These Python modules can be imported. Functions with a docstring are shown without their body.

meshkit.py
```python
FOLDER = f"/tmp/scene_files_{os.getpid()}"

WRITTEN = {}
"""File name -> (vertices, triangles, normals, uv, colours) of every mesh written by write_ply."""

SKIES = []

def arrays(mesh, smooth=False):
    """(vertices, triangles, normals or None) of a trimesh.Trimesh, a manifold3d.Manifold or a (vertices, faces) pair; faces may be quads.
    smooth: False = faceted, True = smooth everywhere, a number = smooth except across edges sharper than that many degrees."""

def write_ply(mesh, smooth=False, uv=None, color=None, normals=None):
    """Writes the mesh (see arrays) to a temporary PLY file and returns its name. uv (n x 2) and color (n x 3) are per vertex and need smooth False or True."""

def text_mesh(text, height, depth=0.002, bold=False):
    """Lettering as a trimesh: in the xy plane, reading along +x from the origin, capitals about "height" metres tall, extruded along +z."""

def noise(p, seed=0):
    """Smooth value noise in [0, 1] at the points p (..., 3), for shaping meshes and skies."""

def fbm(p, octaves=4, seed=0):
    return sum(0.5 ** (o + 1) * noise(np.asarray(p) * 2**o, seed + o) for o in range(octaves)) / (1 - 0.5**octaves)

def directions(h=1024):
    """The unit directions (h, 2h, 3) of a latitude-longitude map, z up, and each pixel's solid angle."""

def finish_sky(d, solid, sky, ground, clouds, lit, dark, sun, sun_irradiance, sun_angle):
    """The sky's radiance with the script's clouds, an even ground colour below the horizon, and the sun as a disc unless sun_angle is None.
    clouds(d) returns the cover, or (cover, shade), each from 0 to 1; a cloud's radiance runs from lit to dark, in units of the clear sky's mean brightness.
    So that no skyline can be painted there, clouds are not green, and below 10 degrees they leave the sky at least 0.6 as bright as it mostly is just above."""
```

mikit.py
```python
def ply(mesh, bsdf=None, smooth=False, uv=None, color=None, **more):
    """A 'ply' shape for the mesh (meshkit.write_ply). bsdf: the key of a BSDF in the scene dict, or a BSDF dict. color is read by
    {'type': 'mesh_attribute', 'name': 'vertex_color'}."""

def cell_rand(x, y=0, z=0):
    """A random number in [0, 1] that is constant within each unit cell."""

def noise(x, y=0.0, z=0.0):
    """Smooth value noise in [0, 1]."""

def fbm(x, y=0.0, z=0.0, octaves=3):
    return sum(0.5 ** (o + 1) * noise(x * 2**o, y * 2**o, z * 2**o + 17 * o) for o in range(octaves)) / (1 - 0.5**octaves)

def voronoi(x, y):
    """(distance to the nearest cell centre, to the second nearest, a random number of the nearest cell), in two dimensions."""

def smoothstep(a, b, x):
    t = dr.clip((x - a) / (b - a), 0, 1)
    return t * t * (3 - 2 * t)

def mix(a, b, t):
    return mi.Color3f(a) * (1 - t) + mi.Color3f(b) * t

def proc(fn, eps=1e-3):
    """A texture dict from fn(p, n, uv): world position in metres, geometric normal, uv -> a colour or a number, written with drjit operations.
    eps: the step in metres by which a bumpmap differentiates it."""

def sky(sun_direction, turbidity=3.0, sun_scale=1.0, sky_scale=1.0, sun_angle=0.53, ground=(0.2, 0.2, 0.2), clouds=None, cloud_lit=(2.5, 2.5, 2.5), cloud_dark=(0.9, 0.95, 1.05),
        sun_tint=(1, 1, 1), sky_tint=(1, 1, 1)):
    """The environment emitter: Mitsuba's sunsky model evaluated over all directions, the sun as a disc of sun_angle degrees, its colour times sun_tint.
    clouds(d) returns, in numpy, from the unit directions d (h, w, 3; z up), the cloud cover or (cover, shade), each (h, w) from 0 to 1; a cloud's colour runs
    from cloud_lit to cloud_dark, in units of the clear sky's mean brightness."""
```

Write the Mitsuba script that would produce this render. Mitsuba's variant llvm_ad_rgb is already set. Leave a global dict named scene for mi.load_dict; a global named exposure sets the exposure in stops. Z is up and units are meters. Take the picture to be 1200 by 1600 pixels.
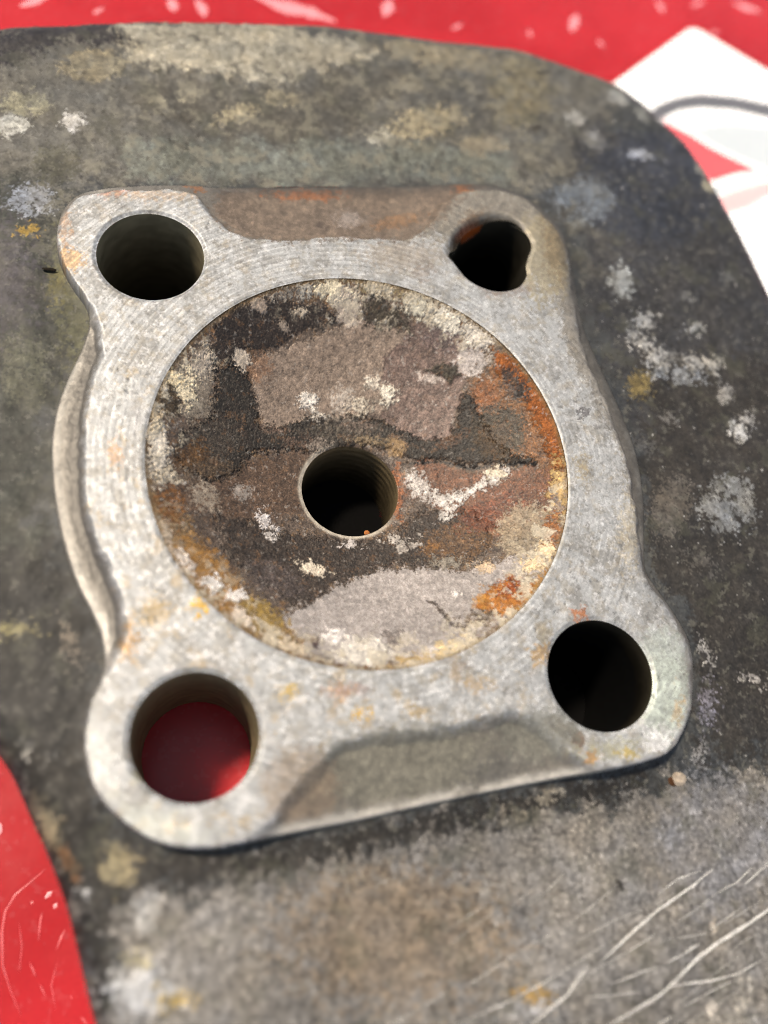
import math
import numpy as np
import trimesh
import mitsuba as mi
import drjit as dr
import mikit
import meshkit

T = mi.ScalarTransform4f
MM = 1e-3                                   # everything below is laid out in millimetres

# ------------------------------------------------------------------ camera, sky, exposure
CAM = np.array([-12.3504, -33.9328, 86.2014])
FWD = np.array([0.18201, 0.36958, -0.91120])
UP = np.array([-0.07239, 0.92920, 0.36242])
scene = {"type": "scene"}
labels = {}
scene["camera"] = {
    "type": "thinlens", "fov": 49.031, "fov_axis": "x", "near_clip": 0.004, "far_clip": 20.0,
    "aperture_radius": 0.0013, "focus_distance": 0.082,
    "to_world": T().look_at(origin=(CAM * MM).tolist(), target=((CAM + FWD * 50) * MM).tolist(), up=UP.tolist()),
}
SUN = (-0.40, 0.27, 0.85)
scene["sky"] = mikit.sky(SUN, turbidity=3, sun_angle=7.0, sun_tint=(0.98, 1.0, 1.04), sky_tint=(1.0, 1.0, 1.0), clouds=lambda d: 0.45)
exposure = 1.9

# ------------------------------------------------------------------ noise (numpy, seeded)
_rng = np.random.default_rng(7)
_ang = _rng.random((512, 512)) * 2 * np.pi
_GX, _GY = np.cos(_ang).astype(np.float32), np.sin(_ang).astype(np.float32)


def perlin(x, y, seed=0):
    x = np.asarray(x, np.float32) + np.float32(31.7 * seed % 500); y = np.asarray(y, np.float32) + np.float32(17.3 * seed % 500)
    i, j = np.floor(x).astype(np.int32), np.floor(y).astype(np.int32)
    u, v = x - i, y - j
    a, b = u * u * u * (u * (u * 6 - 15) + 10), v * v * v * (v * (v * 6 - 15) + 10)
    i0, j0 = i & 511, j & 511
    i1, j1 = (i + 1) & 511, (j + 1) & 511
    g00 = _GX[i0, j0] * u + _GY[i0, j0] * v
    g10 = _GX[i1, j0] * (u - 1) + _GY[i1, j0] * v
    g01 = _GX[i0, j1] * u + _GY[i0, j1] * (v - 1)
    g11 = _GX[i1, j1] * (u - 1) + _GY[i1, j1] * (v - 1)
    return (g00 * (1 - a) + g10 * a) * (1 - b) + (g01 * (1 - a) + g11 * a) * b


def fb(x, y, freq, octaves=4, seed=0, gain=0.55):
    """Fractal noise, roughly in [-1, 1]."""
    out, amp, tot = 0, 1.0, 0
    x, y = np.asarray(x, np.float32) * freq, np.asarray(y, np.float32) * freq
    for o in range(octaves):
        out = out + amp * perlin(x, y, seed + 13 * o)
        tot += amp
        amp *= gain
        x, y = 1.72 * x - 1.05 * y, 1.05 * x + 1.72 * y
    return out / tot * 1.9


def S(a, b, x):
    t = np.clip((x - a) / (b - a), 0, 1)
    return t * t * (3 - 2 * t)


def lin(c):
    c = np.asarray(c, float) / 255
    return np.where(c < 0.04045, c / 12.92, ((c + 0.055) / 1.055) ** 2.4)


# ------------------------------------------------------------------ outlines and distances
def smooth_loop(pts, n=6):
    """Catmull-Rom through a closed loop."""
    p = np.asarray(pts, float)
    a, b, c, d = np.roll(p, 1, 0), p, np.roll(p, -1, 0), np.roll(p, -2, 0)
    t = (np.arange(n) / n)[None, :, None]
    a, b, c, d = (q[:, None] for q in (a, b, c, d))
    r = 0.5 * (2 * b + (c - a) * t + (2 * a - 5 * b + 4 * c - d) * t**2 + (3 * b - a - 3 * c + d) * t**3)
    return r.reshape(-1, 2)


def sd_poly(x, y, pts):
    """Signed distance to a polygon, negative inside."""
    p = np.asarray(pts, np.float32)
    x, y = np.asarray(x, np.float32), np.asarray(y, np.float32)
    d2 = np.full(x.shape, 1e9, np.float32)
    odd = np.zeros(x.shape, bool)
    for (x0, y0), (x1, y1) in zip(p, np.roll(p, -1, 0)):
        ex, ey = x1 - x0, y1 - y0
        wx, wy = x - x0, y - y0
        t = np.clip((wx * ex + wy * ey) / max(ex * ex + ey * ey, 1e-9), 0, 1)
        d2 = np.minimum(d2, (wx - ex * t) ** 2 + (wy - ey * t) ** 2)
        if ey != 0:
            odd ^= ((y0 > y) != (y1 > y)) & (x < x0 + ex / ey * (y - y0))
    d = np.sqrt(d2)
    return np.where(odd, -d, d)


class Field:
    """A polygon's signed distance, sampled from a coarse table."""

    def __init__(self, pts, step=0.2, margin=8.0):
        from scipy.ndimage import spline_filter
        p = np.asarray(pts)
        self.lo, self.step = p.min(0) - margin, step
        k = np.ceil((p.max(0) + margin - self.lo) / step).astype(int) + 1
        gx, gy = np.meshgrid(self.lo[0] + np.arange(k[0]) * step, self.lo[1] + np.arange(k[1]) * step, indexing="ij")
        self.t = spline_filter(sd_poly(gx, gy, p), 3)

    def __call__(self, x, y):
        from scipy.ndimage import map_coordinates
        return map_coordinates(self.t, [(np.asarray(x) - self.lo[0]) / self.step, (np.asarray(y) - self.lo[1]) / self.step], order=3, prefilter=False, mode="nearest")


def region(sdf, box, pitch):
    """A triangle grid of the region sdf(x, y) < 0 whose border vertices lie on the border. Returns x, y, faces."""
    x0, y0, x1, y1 = box
    nx, ny = int((x1 - x0) / pitch) + 1, int((y1 - y0) / pitch) + 1
    X, Y = np.meshgrid(x0 + np.arange(nx) * pitch, y0 + np.arange(ny) * pitch, indexing="ij")
    X = X + (np.arange(ny) % 2)[None, :] * pitch * 0.5
    X, Y = X.ravel(), Y.ravel()
    d = sdf(X, Y).astype(float)
    idx = np.arange(nx * ny).reshape(nx, ny)
    even, odd = np.arange(0, ny - 1, 2), np.arange(1, ny - 1, 2)
    tri = []
    for rows, par in ((even, 0), (odd, 1)):
        a, b = idx[:-1, rows], idx[1:, rows]
        c, e = idx[:-1, rows + 1], idx[1:, rows + 1]
        if par == 0:
            tri += [np.stack([a, b, c], -1).reshape(-1, 3), np.stack([b, e, c], -1).reshape(-1, 3)]
        else:
            tri += [np.stack([a, e, c], -1).reshape(-1, 3), np.stack([a, b, e], -1).reshape(-1, 3)]
    f = np.vstack(tri)
    near = f[(d[f].min(1) < 0) & (d[f].max(1) > 0)]
    e = np.unique(np.sort(np.vstack([near[:, [0, 1]], near[:, [1, 2]], near[:, [2, 0]]]), 1), axis=0)
    e = e[(d[e[:, 0]] < 0) != (d[e[:, 1]] < 0)]
    t = d[e[:, 0]] / (d[e[:, 0]] - d[e[:, 1]])
    who, other, tt = np.where(t < 0.5, e[:, 0], e[:, 1]), np.where(t < 0.5, e[:, 1], e[:, 0]), np.where(t < 0.5, t, 1 - t)
    order = np.argsort(-tt)
    who, other, tt = who[order], other[order], tt[order]
    NX, NY = X.copy(), Y.copy()
    NX[who] = X[who] + (X[other] - X[who]) * tt
    NY[who] = Y[who] + (Y[other] - Y[who]) * tt
    d[who] = 0
    f = f[(d[f].max(1) <= 0) & (d[f].min(1) < 0)]
    used = np.unique(f)
    m = np.full(len(X), -1)
    m[used] = np.arange(len(used))
    return NX[used], NY[used], m[f]


# ------------------------------------------------------------------ stains: shapes of colour and crust, a few of them painted shade or sheen
class Surface:
    """Colour (linear, n x 3) and relief at the points x, y of one surface."""

    def __init__(self, x, y, base, gain):
        self.x, self.y, self.gain, self.lift = x, y, gain, 1.15
        self.col = np.tile(lin(base) * gain, (len(x), 1)).astype(np.float32)
        self.h = np.zeros(len(x), np.float32)
        self.part = np.zeros(len(x), np.int32)
        self.k = 0

    def stain(self, shape, color, opacity=1.0, edge=0.6, freq=1.2, soft=0.12, speckle=0.0, grain=5.0, relief=0.0, part=0, tone=0.25, lift=None):
        self.k += 1
        if isinstance(shape, tuple):                     # a blob: centre and two half axes
            cx, cy, ax, ay, bx, by = shape
            r = max(math.hypot(ax, ay), math.hypot(bx, by))
            lo, hi = (cx - r, cy - r), (cx + r, cy + r)
        else:
            p = np.asarray(shape)
            lo, hi = p.min(0), p.max(0)
        g = 1.8 * edge + 1.5 * soft + 0.3
        i = np.nonzero((self.x > lo[0] - g) & (self.x < hi[0] + g) & (self.y > lo[1] - g) & (self.y < hi[1] + g))[0]
        if not len(i):
            return
        x, y = self.x[i], self.y[i]
        n = 2.4 * fb(x, y, freq, 6, 40 + self.k, 0.75)
        n2 = fb(x, y, 3.2, 4, 70 + self.k, 0.85)
        if isinstance(shape, tuple):
            det = ax * by - ay * bx
            u, v = ((x - cx) * by - (y - cy) * bx) / det, ((y - cy) * ax - (x - cx) * ay) / det
            d = (np.sqrt(u * u + v * v) - 1) * min(math.hypot(ax, ay), math.hypot(bx, by))
        else:
            d = sd_poly(x, y, shape)
        m = 1 - S(-0.09 - 0.25 * soft, 0.09 + 0.25 * soft, d + edge * n + min(2.6 * soft, 1.6) * n2)
        mm = m
        if speckle > 0:
            s = fb(x, y, 0.5 * grain, 5, 90 + self.k, 0.8)
            thr = (speckle - 0.5) * 1.1
            mm = m * S(thr - 0.1, thr + 0.1, s + 0.25 * np.clip(-d, -0.8, 0.8))
        g_ = self.gain * ((self.lift if min(color) > 140 else 1.0) if lift is None else lift)
        c = lin(color) * g_ * np.exp(tone * 4.0 * fb(x, y, 1.3, 6, 140 + self.k, 0.85))[:, None]
        a = (opacity * mm)[:, None]
        self.col[i] = self.col[i] * (1 - a) + c * a
        self.h[i] += relief * mm * (0.85 + 0.6 * n2)
        if part:
            self.part[i[m > 0.5]] = part


def shape_dict(v, f, nrm, col, bsdf):
    used = np.unique(f)
    m = np.full(len(v), -1)
    m[used] = np.arange(len(used))
    path = meshkit.write_ply((v[used], m[f]), False, None, np.clip(col[used], 0.003, 0.92), normals=nrm[used])
    return {"type": "ply", "filename": path, "face_normals": False, "bsdf": {"type": "ref", "id": bsdf}}


def normals(v, f):
    fn = np.cross(v[f[:, 1]] - v[f[:, 0]], v[f[:, 2]] - v[f[:, 0]])
    n = np.stack([np.bincount(f.ravel(), np.repeat(fn[:, k], 3), len(v)) for k in range(3)], 1)
    return n / np.maximum(np.linalg.norm(n, axis=1, keepdims=True), 1e-30)


def tag(key, label=None, category=None, group=None, kind=None):
    labels[key] = {k: v for k, v in dict(label=label, category=category, group=group, kind=kind).items() if v}


# ------------------------------------------------------------------ materials
def metal(name, rough, metallic, spec=0.5):
    scene[name] = {"type": "twosided", "bsdf": {"type": "principled", "base_color": {"type": "mesh_attribute", "name": "vertex_color"},
                                                "roughness": rough, "metallic": metallic, "specular": spec}}


metal("cast_metal", 0.56, 0.08, 0.3)
metal("machined_metal", 0.5, 0.25)
metal("scratched_metal", 0.5, 0.3)
metal("crusted_steel", 0.55, 0.12, 0.4)
metal("carbon_crust", 0.6, 0.0, 0.35)
metal("rust_crust", 0.8, 0.0, 0.25)
metal("oily_bore", 0.45, 0.1, 0.3)
metal("dull_dirt", 0.9, 0.0, 0.2)
metal("black_bore", 0.9, 0.0, 0.05)


def red_tone(p, n, uv):
    x, y = p.x * 1000, p.y * 1000
    a = mikit.fbm(x * 0.06, y * 0.06, 1.0, 3)
    b = mikit.fbm(x * 1.7, y * 1.7, 5.0, 3)
    c = mikit.mix((0.33, 0.007, 0.0095), (0.40, 0.012, 0.016), mikit.smoothstep(0.3, 0.7, a))
    dust = mikit.smoothstep(0.62, 0.80, b) * 0.05
    return mikit.mix(c, (0.60, 0.30, 0.32), dust)


def red_rough(p, n, uv):
    x, y = p.x * 1000, p.y * 1000
    return 0.16 + 0.16 * mikit.fbm(x * 0.35, y * 0.35, 3.0, 4)


scene["red_paint"] = {"type": "twosided", "bsdf": {"type": "principled", "base_color": mikit.proc(red_tone), "roughness": mikit.proc(red_rough),
                                                   "specular": 0.32, "clearcoat": 0.12, "clearcoat_gloss": 0.8}}
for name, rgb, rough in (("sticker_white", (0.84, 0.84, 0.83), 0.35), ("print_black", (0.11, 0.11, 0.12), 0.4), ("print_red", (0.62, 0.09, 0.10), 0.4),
                         ("print_pink", (0.80, 0.42, 0.42), 0.4), ("print_grey", (0.46, 0.50, 0.52), 0.4), ("glint_scratch_pale", (0.62, 0.24, 0.26), 0.35)):  # pale pink last: painted glints and the wider scratches
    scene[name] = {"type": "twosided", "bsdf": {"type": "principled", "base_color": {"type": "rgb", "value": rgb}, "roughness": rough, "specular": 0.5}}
scene["scratch_pale"] = {"type": "twosided", "bsdf": {"type": "principled", "base_color": {"type": "rgb", "value": (0.52, 0.09, 0.10)}, "roughness": 0.35}}

# ------------------------------------------------------------------ the red surface
ZF, ZP = 16.0, 12.4                       # the machined face, the plate around the boss
g = trimesh.creation.box(extents=(0.9, 0.9, 0.03))
g.apply_translation((0.05, 0.1, -0.015))
scene["tabletop"] = mikit.ply(g, "red_paint")
tag("tabletop", "glossy red painted metal surface with pale painted glints and fine scratches under everything", kind="structure")

# ------------------------------------------------------------------ the cylinder head
PLATE = smooth_loop([(-48.17,46.91),(-44.59,48.45),(-40.87,49.85),(-35.74,51.61),(-29.04,53.58),(-20.61,55.88),(-9.45,58.22),(-1.63,59.28),(6.47,59.93),(14.85,60.71),(20.86,60.78),(26.01,59.72),(30.31,58.45),(33.32,57.44),(36.20,55.28),(39.38,52.12),(42.07,48.90),(44.38,43.59),(45.90,39.30),(47.38,35.11),(48.73,30.54),(49.49,27.67),(51.22,19.13),(52.11,7.59),(51.92,-7.40),(49.55,-26.87),(45.62,-43.22),(42.54,-53.54),(33.91,-55.31),(2.39,-54.09),(-11.64,-52.97),(-16.22,-51.60),(-18.08,-48.80),(-19.31,-45.96),(-20.30,-43.47),(-21.56,-40.05),(-22.69,-37.41),(-24.39,-34.24),(-25.80,-31.93),(-27.40,-29.19),(-28.60,-27.57),(-32.18,-23.28),(-36.96,-15.60),(-42.74,-1.49),(-47.89,18.29),(-50.79,38.04),(-50.24,44.52)])
BASE = smooth_loop([(-30.50,20.95),(-30.51,24.07),(-29.31,26.52),(-26.83,27.86),(-22.86,29.00),(-18.46,30.05),(-11.93,31.33),(-5.15,32.65),(4.79,34.47),(12.22,35.64),(16.39,35.66),(20.46,33.44),(22.64,29.83),(23.19,24.84),(23.64,19.04),(24.95,14.38),(27.07,8.44),(28.27,3.38),(28.44,-1.56),(27.85,-6.36),(27.65,-9.00),(28.39,-10.57),(29.93,-13.02),(31.20,-15.75),(31.29,-18.78),(30.65,-21.74),(29.09,-24.64),(27.38,-26.18),(24.93,-27.04),(20.61,-27.92),(16.44,-28.62),(7.31,-30.37),(-0.21,-31.95),(-5.84,-32.98),(-8.81,-33.50),(-11.72,-34.01),(-14.63,-33.87),(-16.59,-33.24),(-18.62,-31.96),(-20.32,-30.35),(-21.43,-28.24),(-21.97,-25.83),(-21.80,-23.34),(-21.35,-21.70),(-21.23,-20.25),(-21.68,-18.15),(-22.69,-16.05),(-24.30,-13.39),(-25.99,-9.52),(-27.21,-5.49),(-28.01,-1.27),(-28.10,2.54),(-27.56,5.91),(-26.67,9.43),(-26.40,11.93),(-26.90,14.02),(-28.37,16.01),(-29.80,18.40)])
FACE = smooth_loop([(-30.11,20.13),(-30.05,23.21),(-28.85,25.39),(-26.57,26.59),(-22.66,27.62),(-19.23,27.99),(-17.55,26.98),(-16.29,25.40),(-14.79,24.12),(-12.83,23.32),(-8.96,23.39),(-5.06,24.35),(-1.05,25.08),(2.36,25.30),(4.79,26.03),(6.71,28.04),(8.06,30.60),(10.30,32.94),(13.68,34.18),(16.30,34.11),(19.56,32.15),(21.79,28.80),(22.27,24.73),(22.42,19.75),(22.64,15.77),(23.86,11.26),(25.17,6.91),(26.23,1.97),(26.63,-2.84),(26.69,-6.83),(26.77,-9.40),(27.50,-10.95),(29.15,-13.35),(30.34,-16.04),(30.35,-19.02),(29.73,-21.94),(28.14,-24.79),(26.42,-26.14),(24.08,-26.94),(21.07,-27.21),(18.77,-26.61),(16.97,-25.16),(15.11,-23.42),(12.64,-22.89),(9.45,-23.85),(4.68,-24.66),(0.32,-25.08),(-2.06,-25.95),(-4.10,-27.75),(-5.97,-29.92),(-7.40,-31.60),(-8.42,-32.86),(-9.59,-33.60),(-11.74,-33.97),(-14.60,-33.79),(-16.54,-33.16),(-18.54,-31.90),(-20.12,-30.31),(-21.20,-28.32),(-21.68,-25.95),(-21.51,-23.50),(-20.89,-21.72),(-20.04,-20.16),(-19.63,-17.52),(-20.18,-14.85),(-22.14,-11.07),(-23.88,-7.45),(-24.68,-3.94),(-25.06,-0.90),(-25.19,2.27),(-24.93,5.57),(-24.66,7.96),(-24.69,9.68),(-25.18,11.36),(-26.06,13.01),(-27.69,14.94),(-29.42,17.61)])
TR_HOLE = smooth_loop([(9.48,25.44),(10.39,27.28),(11.89,28.73),(13.84,29.93),(16.07,30.22),(17.62,28.99),(18.25,27.35),(17.77,25.73),(17.39,24.41),(17.38,23.15),(16.42,21.60),(14.58,20.76),(12.68,20.81),(10.75,21.75),(9.41,23.43),(8.75,24.74)], 8)
HOLES = {"TL": (*(-21.53, 19.74), 5.1), "BL": (*(-13.59, -25.76), 5.1), "BR": (*(21.52, -19.59), 5.03)}
PLUG = (*(-0.45, -0.76), 4.9)
sdPLATE, sdBASE, sdFACE, sdTR = Field(PLATE, 0.3), Field(BASE), Field(FACE), Field(TR_HOLE, 0.1, 60)
R_DOME = 20.0
RS = 34.0


def circle_sd(x, y, c):
    return np.hypot(x - c[0], y - c[1]) - c[2]


def holes_sd(x, y):
    """Distance to the nearest bolt hole, negative inside."""
    d = sdTR(x, y)
    for c in HOLES.values():
        d = np.minimum(d, circle_sd(x, y, c))
    return d


def build(prefix, v, f, surf, mats, names):
    nrm = normals(v, f)
    part = surf.part[f].max(1)
    for k in np.unique(part):
        scene[prefix if k == 0 else names[k]] = shape_dict(v * MM, f[part == k], nrm, surf.col, mats[k])


SCR = [  # gouges in the lower right of the plate: polyline, width in mm
    ([(31.53,-35.74),(29.37,-37.11),(26.15,-38.73),(23.60,-40.36),(21.73,-41.67),(20.03,-42.76)], 0.55),
    ([(38.56,-37.70),(35.09,-39.54),(31.13,-41.36),(28.65,-42.76),(27.09,-43.91),(25.31,-45.12),(22.62,-46.32),(19.44,-47.56)], 0.62),
    ([(34.85,-42.85),(32.52,-43.80),(30.06,-44.31),(25.95,-44.63)], 0.38),
    ([(29.43,-41.52),(27.73,-42.26),(25.88,-42.98)], 0.40),
    ([(19.22,-42.93),(18.13,-43.92),(17.04,-45.02),(16.07,-45.58),(13.55,-47.14)], 0.50),
    ([(21.81,-40.86),(19.13,-42.18),(15.38,-43.94),(12.06,-45.33),(7.29,-46.92)], 0.26),
    ([(25.42,-40.68),(22.54,-42.06),(19.58,-43.26),(18.10,-44.28)], 0.26),
    ([(30.47,-35.84),(28.13,-36.44),(25.80,-37.74)], 0.30),
    ([(35.29,-35.60),(33.71,-36.79),(31.72,-37.64)], 0.32),
    ([(37.48,-35.09),(36.07,-35.87),(34.30,-37.00)], 0.32),
    ([(33.47,-38.92),(32.00,-39.70),(30.37,-40.47)], 0.26),
    ([(25.46,-43.07),(23.21,-43.67),(20.87,-44.35)], 0.30),
    ([(23.62,-44.98),(21.35,-45.10),(18.57,-45.16)], 0.26),
    ([(31.83,-44.36),(29.64,-45.14),(27.00,-46.18)], 0.30),
    ([(26.12,-46.70),(24.43,-47.50)], 0.30),
    ([(24.37,-38.81),(21.36,-39.75),(17.22,-41.58)], 0.18),
    ([(17.70,-35.88),(15.86,-37.50),(13.82,-38.68)], 0.16),
    ([(13.36,-41.60),(14.37,-42.82)], 0.20),
    ([(7.37,-44.31),(5.28,-45.35),(2.23,-46.75)], 0.22),
    ([(30.32,-40.76),(26.12,-41.17),(25.49,-41.50)], 0.18),
    ([(16.55,-36.95),(14.82,-37.74),(13.11,-38.68)], 0.13),
    ([(32.60,-44.95),(29.75,-46.20),(26.97,-47.40)], 0.12),
    ([(15.01,-36.97),(13.84,-37.82),(12.69,-38.52)], 0.16),
    ([(30.69,-38.11),(29.06,-39.04),(27.48,-39.86)], 0.16),
    ([(32.98,-36.88),(30.54,-38.24),(28.16,-39.55)], 0.11),
    ([(22.46,-36.84),(19.48,-38.72),(16.60,-40.52)], 0.12),
    ([(32.80,-42.45),(29.77,-44.14),(26.84,-45.77)], 0.13),
    ([(25.16,-40.73),(23.95,-41.37),(22.78,-41.89)], 0.10),
    ([(11.67,-42.58),(10.37,-43.30),(9.08,-44.03)], 0.12),
    ([(35.88,-38.19),(33.84,-39.15),(31.85,-40.04)], 0.12),
    ([(18.84,-44.02),(17.37,-44.87),(15.94,-45.57)], 0.11),
    ([(12.26,-38.31),(9.84,-39.72),(7.49,-41.18)], 0.12),
    ([(14.86,-40.86),(14.06,-41.40),(13.29,-41.79)], 0.17),
    ([(27.75,-46.51),(26.92,-46.96),(26.12,-47.25)], 0.15),
    ([(19.94,-46.10),(17.85,-47.26),(15.80,-48.47)], 0.11),
    ([(21.67,-37.37),(20.04,-38.39),(18.45,-39.46)], 0.10),
    ([(11.90,-37.65),(9.36,-39.01),(6.90,-40.42)], 0.11),
    ([(34.99,-40.81),(33.56,-41.34),(32.12,-42.03)], 0.11),
    ([(27.56,-37.57),(26.66,-38.00),(25.76,-38.53)], 0.17),
    ([(13.50,-41.59),(11.02,-43.00),(8.61,-44.21)], 0.13),
    ([(16.43,-40.36),(15.62,-40.75),(14.82,-41.22)], 0.16),
    ([(30.93,-41.59),(30.04,-41.95),(29.14,-42.41)], 0.11),
]


def line_sd(x, y, pts):
    d = np.full(x.shape, 1e9)
    L = np.zeros(x.shape)
    seg = np.hypot(*np.diff(np.asarray(pts), axis=0).T)
    s0, tot = 0, seg.sum()
    for (x0, y0), (x1, y1), sl in zip(pts[:-1], pts[1:], seg):
        ex, ey = x1 - x0, y1 - y0
        t = np.clip(((x - x0) * ex + (y - y0) * ey) / (sl * sl), 0, 1)
        e = np.hypot(x - x0 - ex * t, y - y0 - ey * t)
        L = np.where(e < d, (s0 + t * sl) / tot, L)
        d = np.minimum(d, e)
        s0 += sl
    return d, L


def plate_level(a, b):
    return ZP + 1.15 + 0.5 * S(4, 25, b - 0.1 * a)


# ---- the cast plate
box = (PLATE[:, 0].min() - 1, PLATE[:, 1].min() - 1, PLATE[:, 0].max() + 1, PLATE[:, 1].max() + 1)
x, y, f = region(lambda a, b: np.maximum(sdPLATE(a, b), 0.05 - sdBASE(a, b)), box, 0.155)
e, b = sdPLATE(x, y), sdBASE(x, y)
s = Surface(x, y, (76, 78, 78), 0.47)
s.stain([(-52.54,44.88),(37.17,66.61),(25.52,38.46),(-48.48,25.18)], (118, 115, 106), edge=2, soft=3, freq=0.3, opacity=0.8)
s.stain([(-25.63,35.77),(16.21,43.06),(17.51,37.97),(-25.03,30.23)], (130, 134, 124), edge=1.2, soft=2, freq=0.3, opacity=0.85)
s.stain([(-48.80,26.71),(-31.74,28.18),(-26.96,14.84),(-28.92,3.37),(-27.24,-12.49),(-40.56,-13.30)], (64, 66, 58), edge=2, soft=2.5, freq=0.3, opacity=0.95)
s.stain((-34.87,16.68,2.86,0.42,0.99,-6.38), (78, 74, 80), opacity=0.8, soft=2.5, edge=2)
s.stain((-27.95,13.23,1.41,0.44,1.84,-7.46), (108, 108, 76), opacity=0.7, soft=1.5, edge=1.2)
s.stain([(-36.15,-10.79),(-27.04,-10.17),(-22.41,-17.80),(-21.90,-22.05),(-22.26,-27.13),(-28.33,-28.21),(-34.77,-18.36)], (50, 48, 44), edge=1.5, soft=2, freq=0.4, opacity=0.9)
s.stain([(26.53,49.72),(56.58,44.03),(47.39,-0.81),(31.67,-2.03),(28.94,11.11),(25.42,20.42),(24.45,35.41)], (68, 67, 68), edge=2, soft=2.5, freq=0.3, opacity=0.9)
s.stain((34.80,40.12,9.71,1.74,-1.10,-8.79), (62, 66, 76), opacity=0.85, soft=2.5, edge=2)
s.stain([(31.04,16.17),(55.69,19.19),(45.68,-25.83),(31.64,-26.10),(32.96,-12.74),(28.83,-7.73)], (60, 56, 51), edge=2, soft=2.5, freq=0.3, opacity=0.9)
s.stain([(-19.00,-38.28),(-7.12,-35.20),(2.23,-33.28),(13.43,-31.22),(25.50,-29.52),(42.01,-27.06),(39.78,-52.35),(-18.10,-49.79)], (150, 146, 140), edge=2, soft=2.5, freq=0.3, opacity=0.95)
s.stain((3.27,-40.40,9.06,-0.15,-0.03,-4.89), (146, 130, 110), opacity=0.8, soft=3, edge=2)
s.stain((32.35,-33.76,5.70,0.00,-0.91,-5.64), (152, 151, 152), opacity=0.7, soft=3, edge=2)
s.stain([(-29.78,51.59),(-20.49,54.50),(-11.72,56.24),(-6.35,55.43),(-0.92,55.88),(1.60,54.99),(-3.94,51.41),(-6.92,49.71),(-8.36,48.18),(-10.49,46.32),(-12.70,46.82),(-17.71,46.49),(-21.24,46.48),(-23.99,46.05),(-26.53,47.22),(-27.80,49.38)], (172, 166, 148), edge=1.2, freq=0.5, soft=0.3, relief=0.15)
s.stain([(-41.64,47.52),(-36.72,49.89),(-29.83,51.98),(-26.57,49.57),(-30.42,48.27),(-33.83,48.43),(-36.09,45.49),(-38.38,43.36),(-40.82,42.52)], (50, 46, 50), edge=0.9, soft=0.4, relief=0.1)
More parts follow.
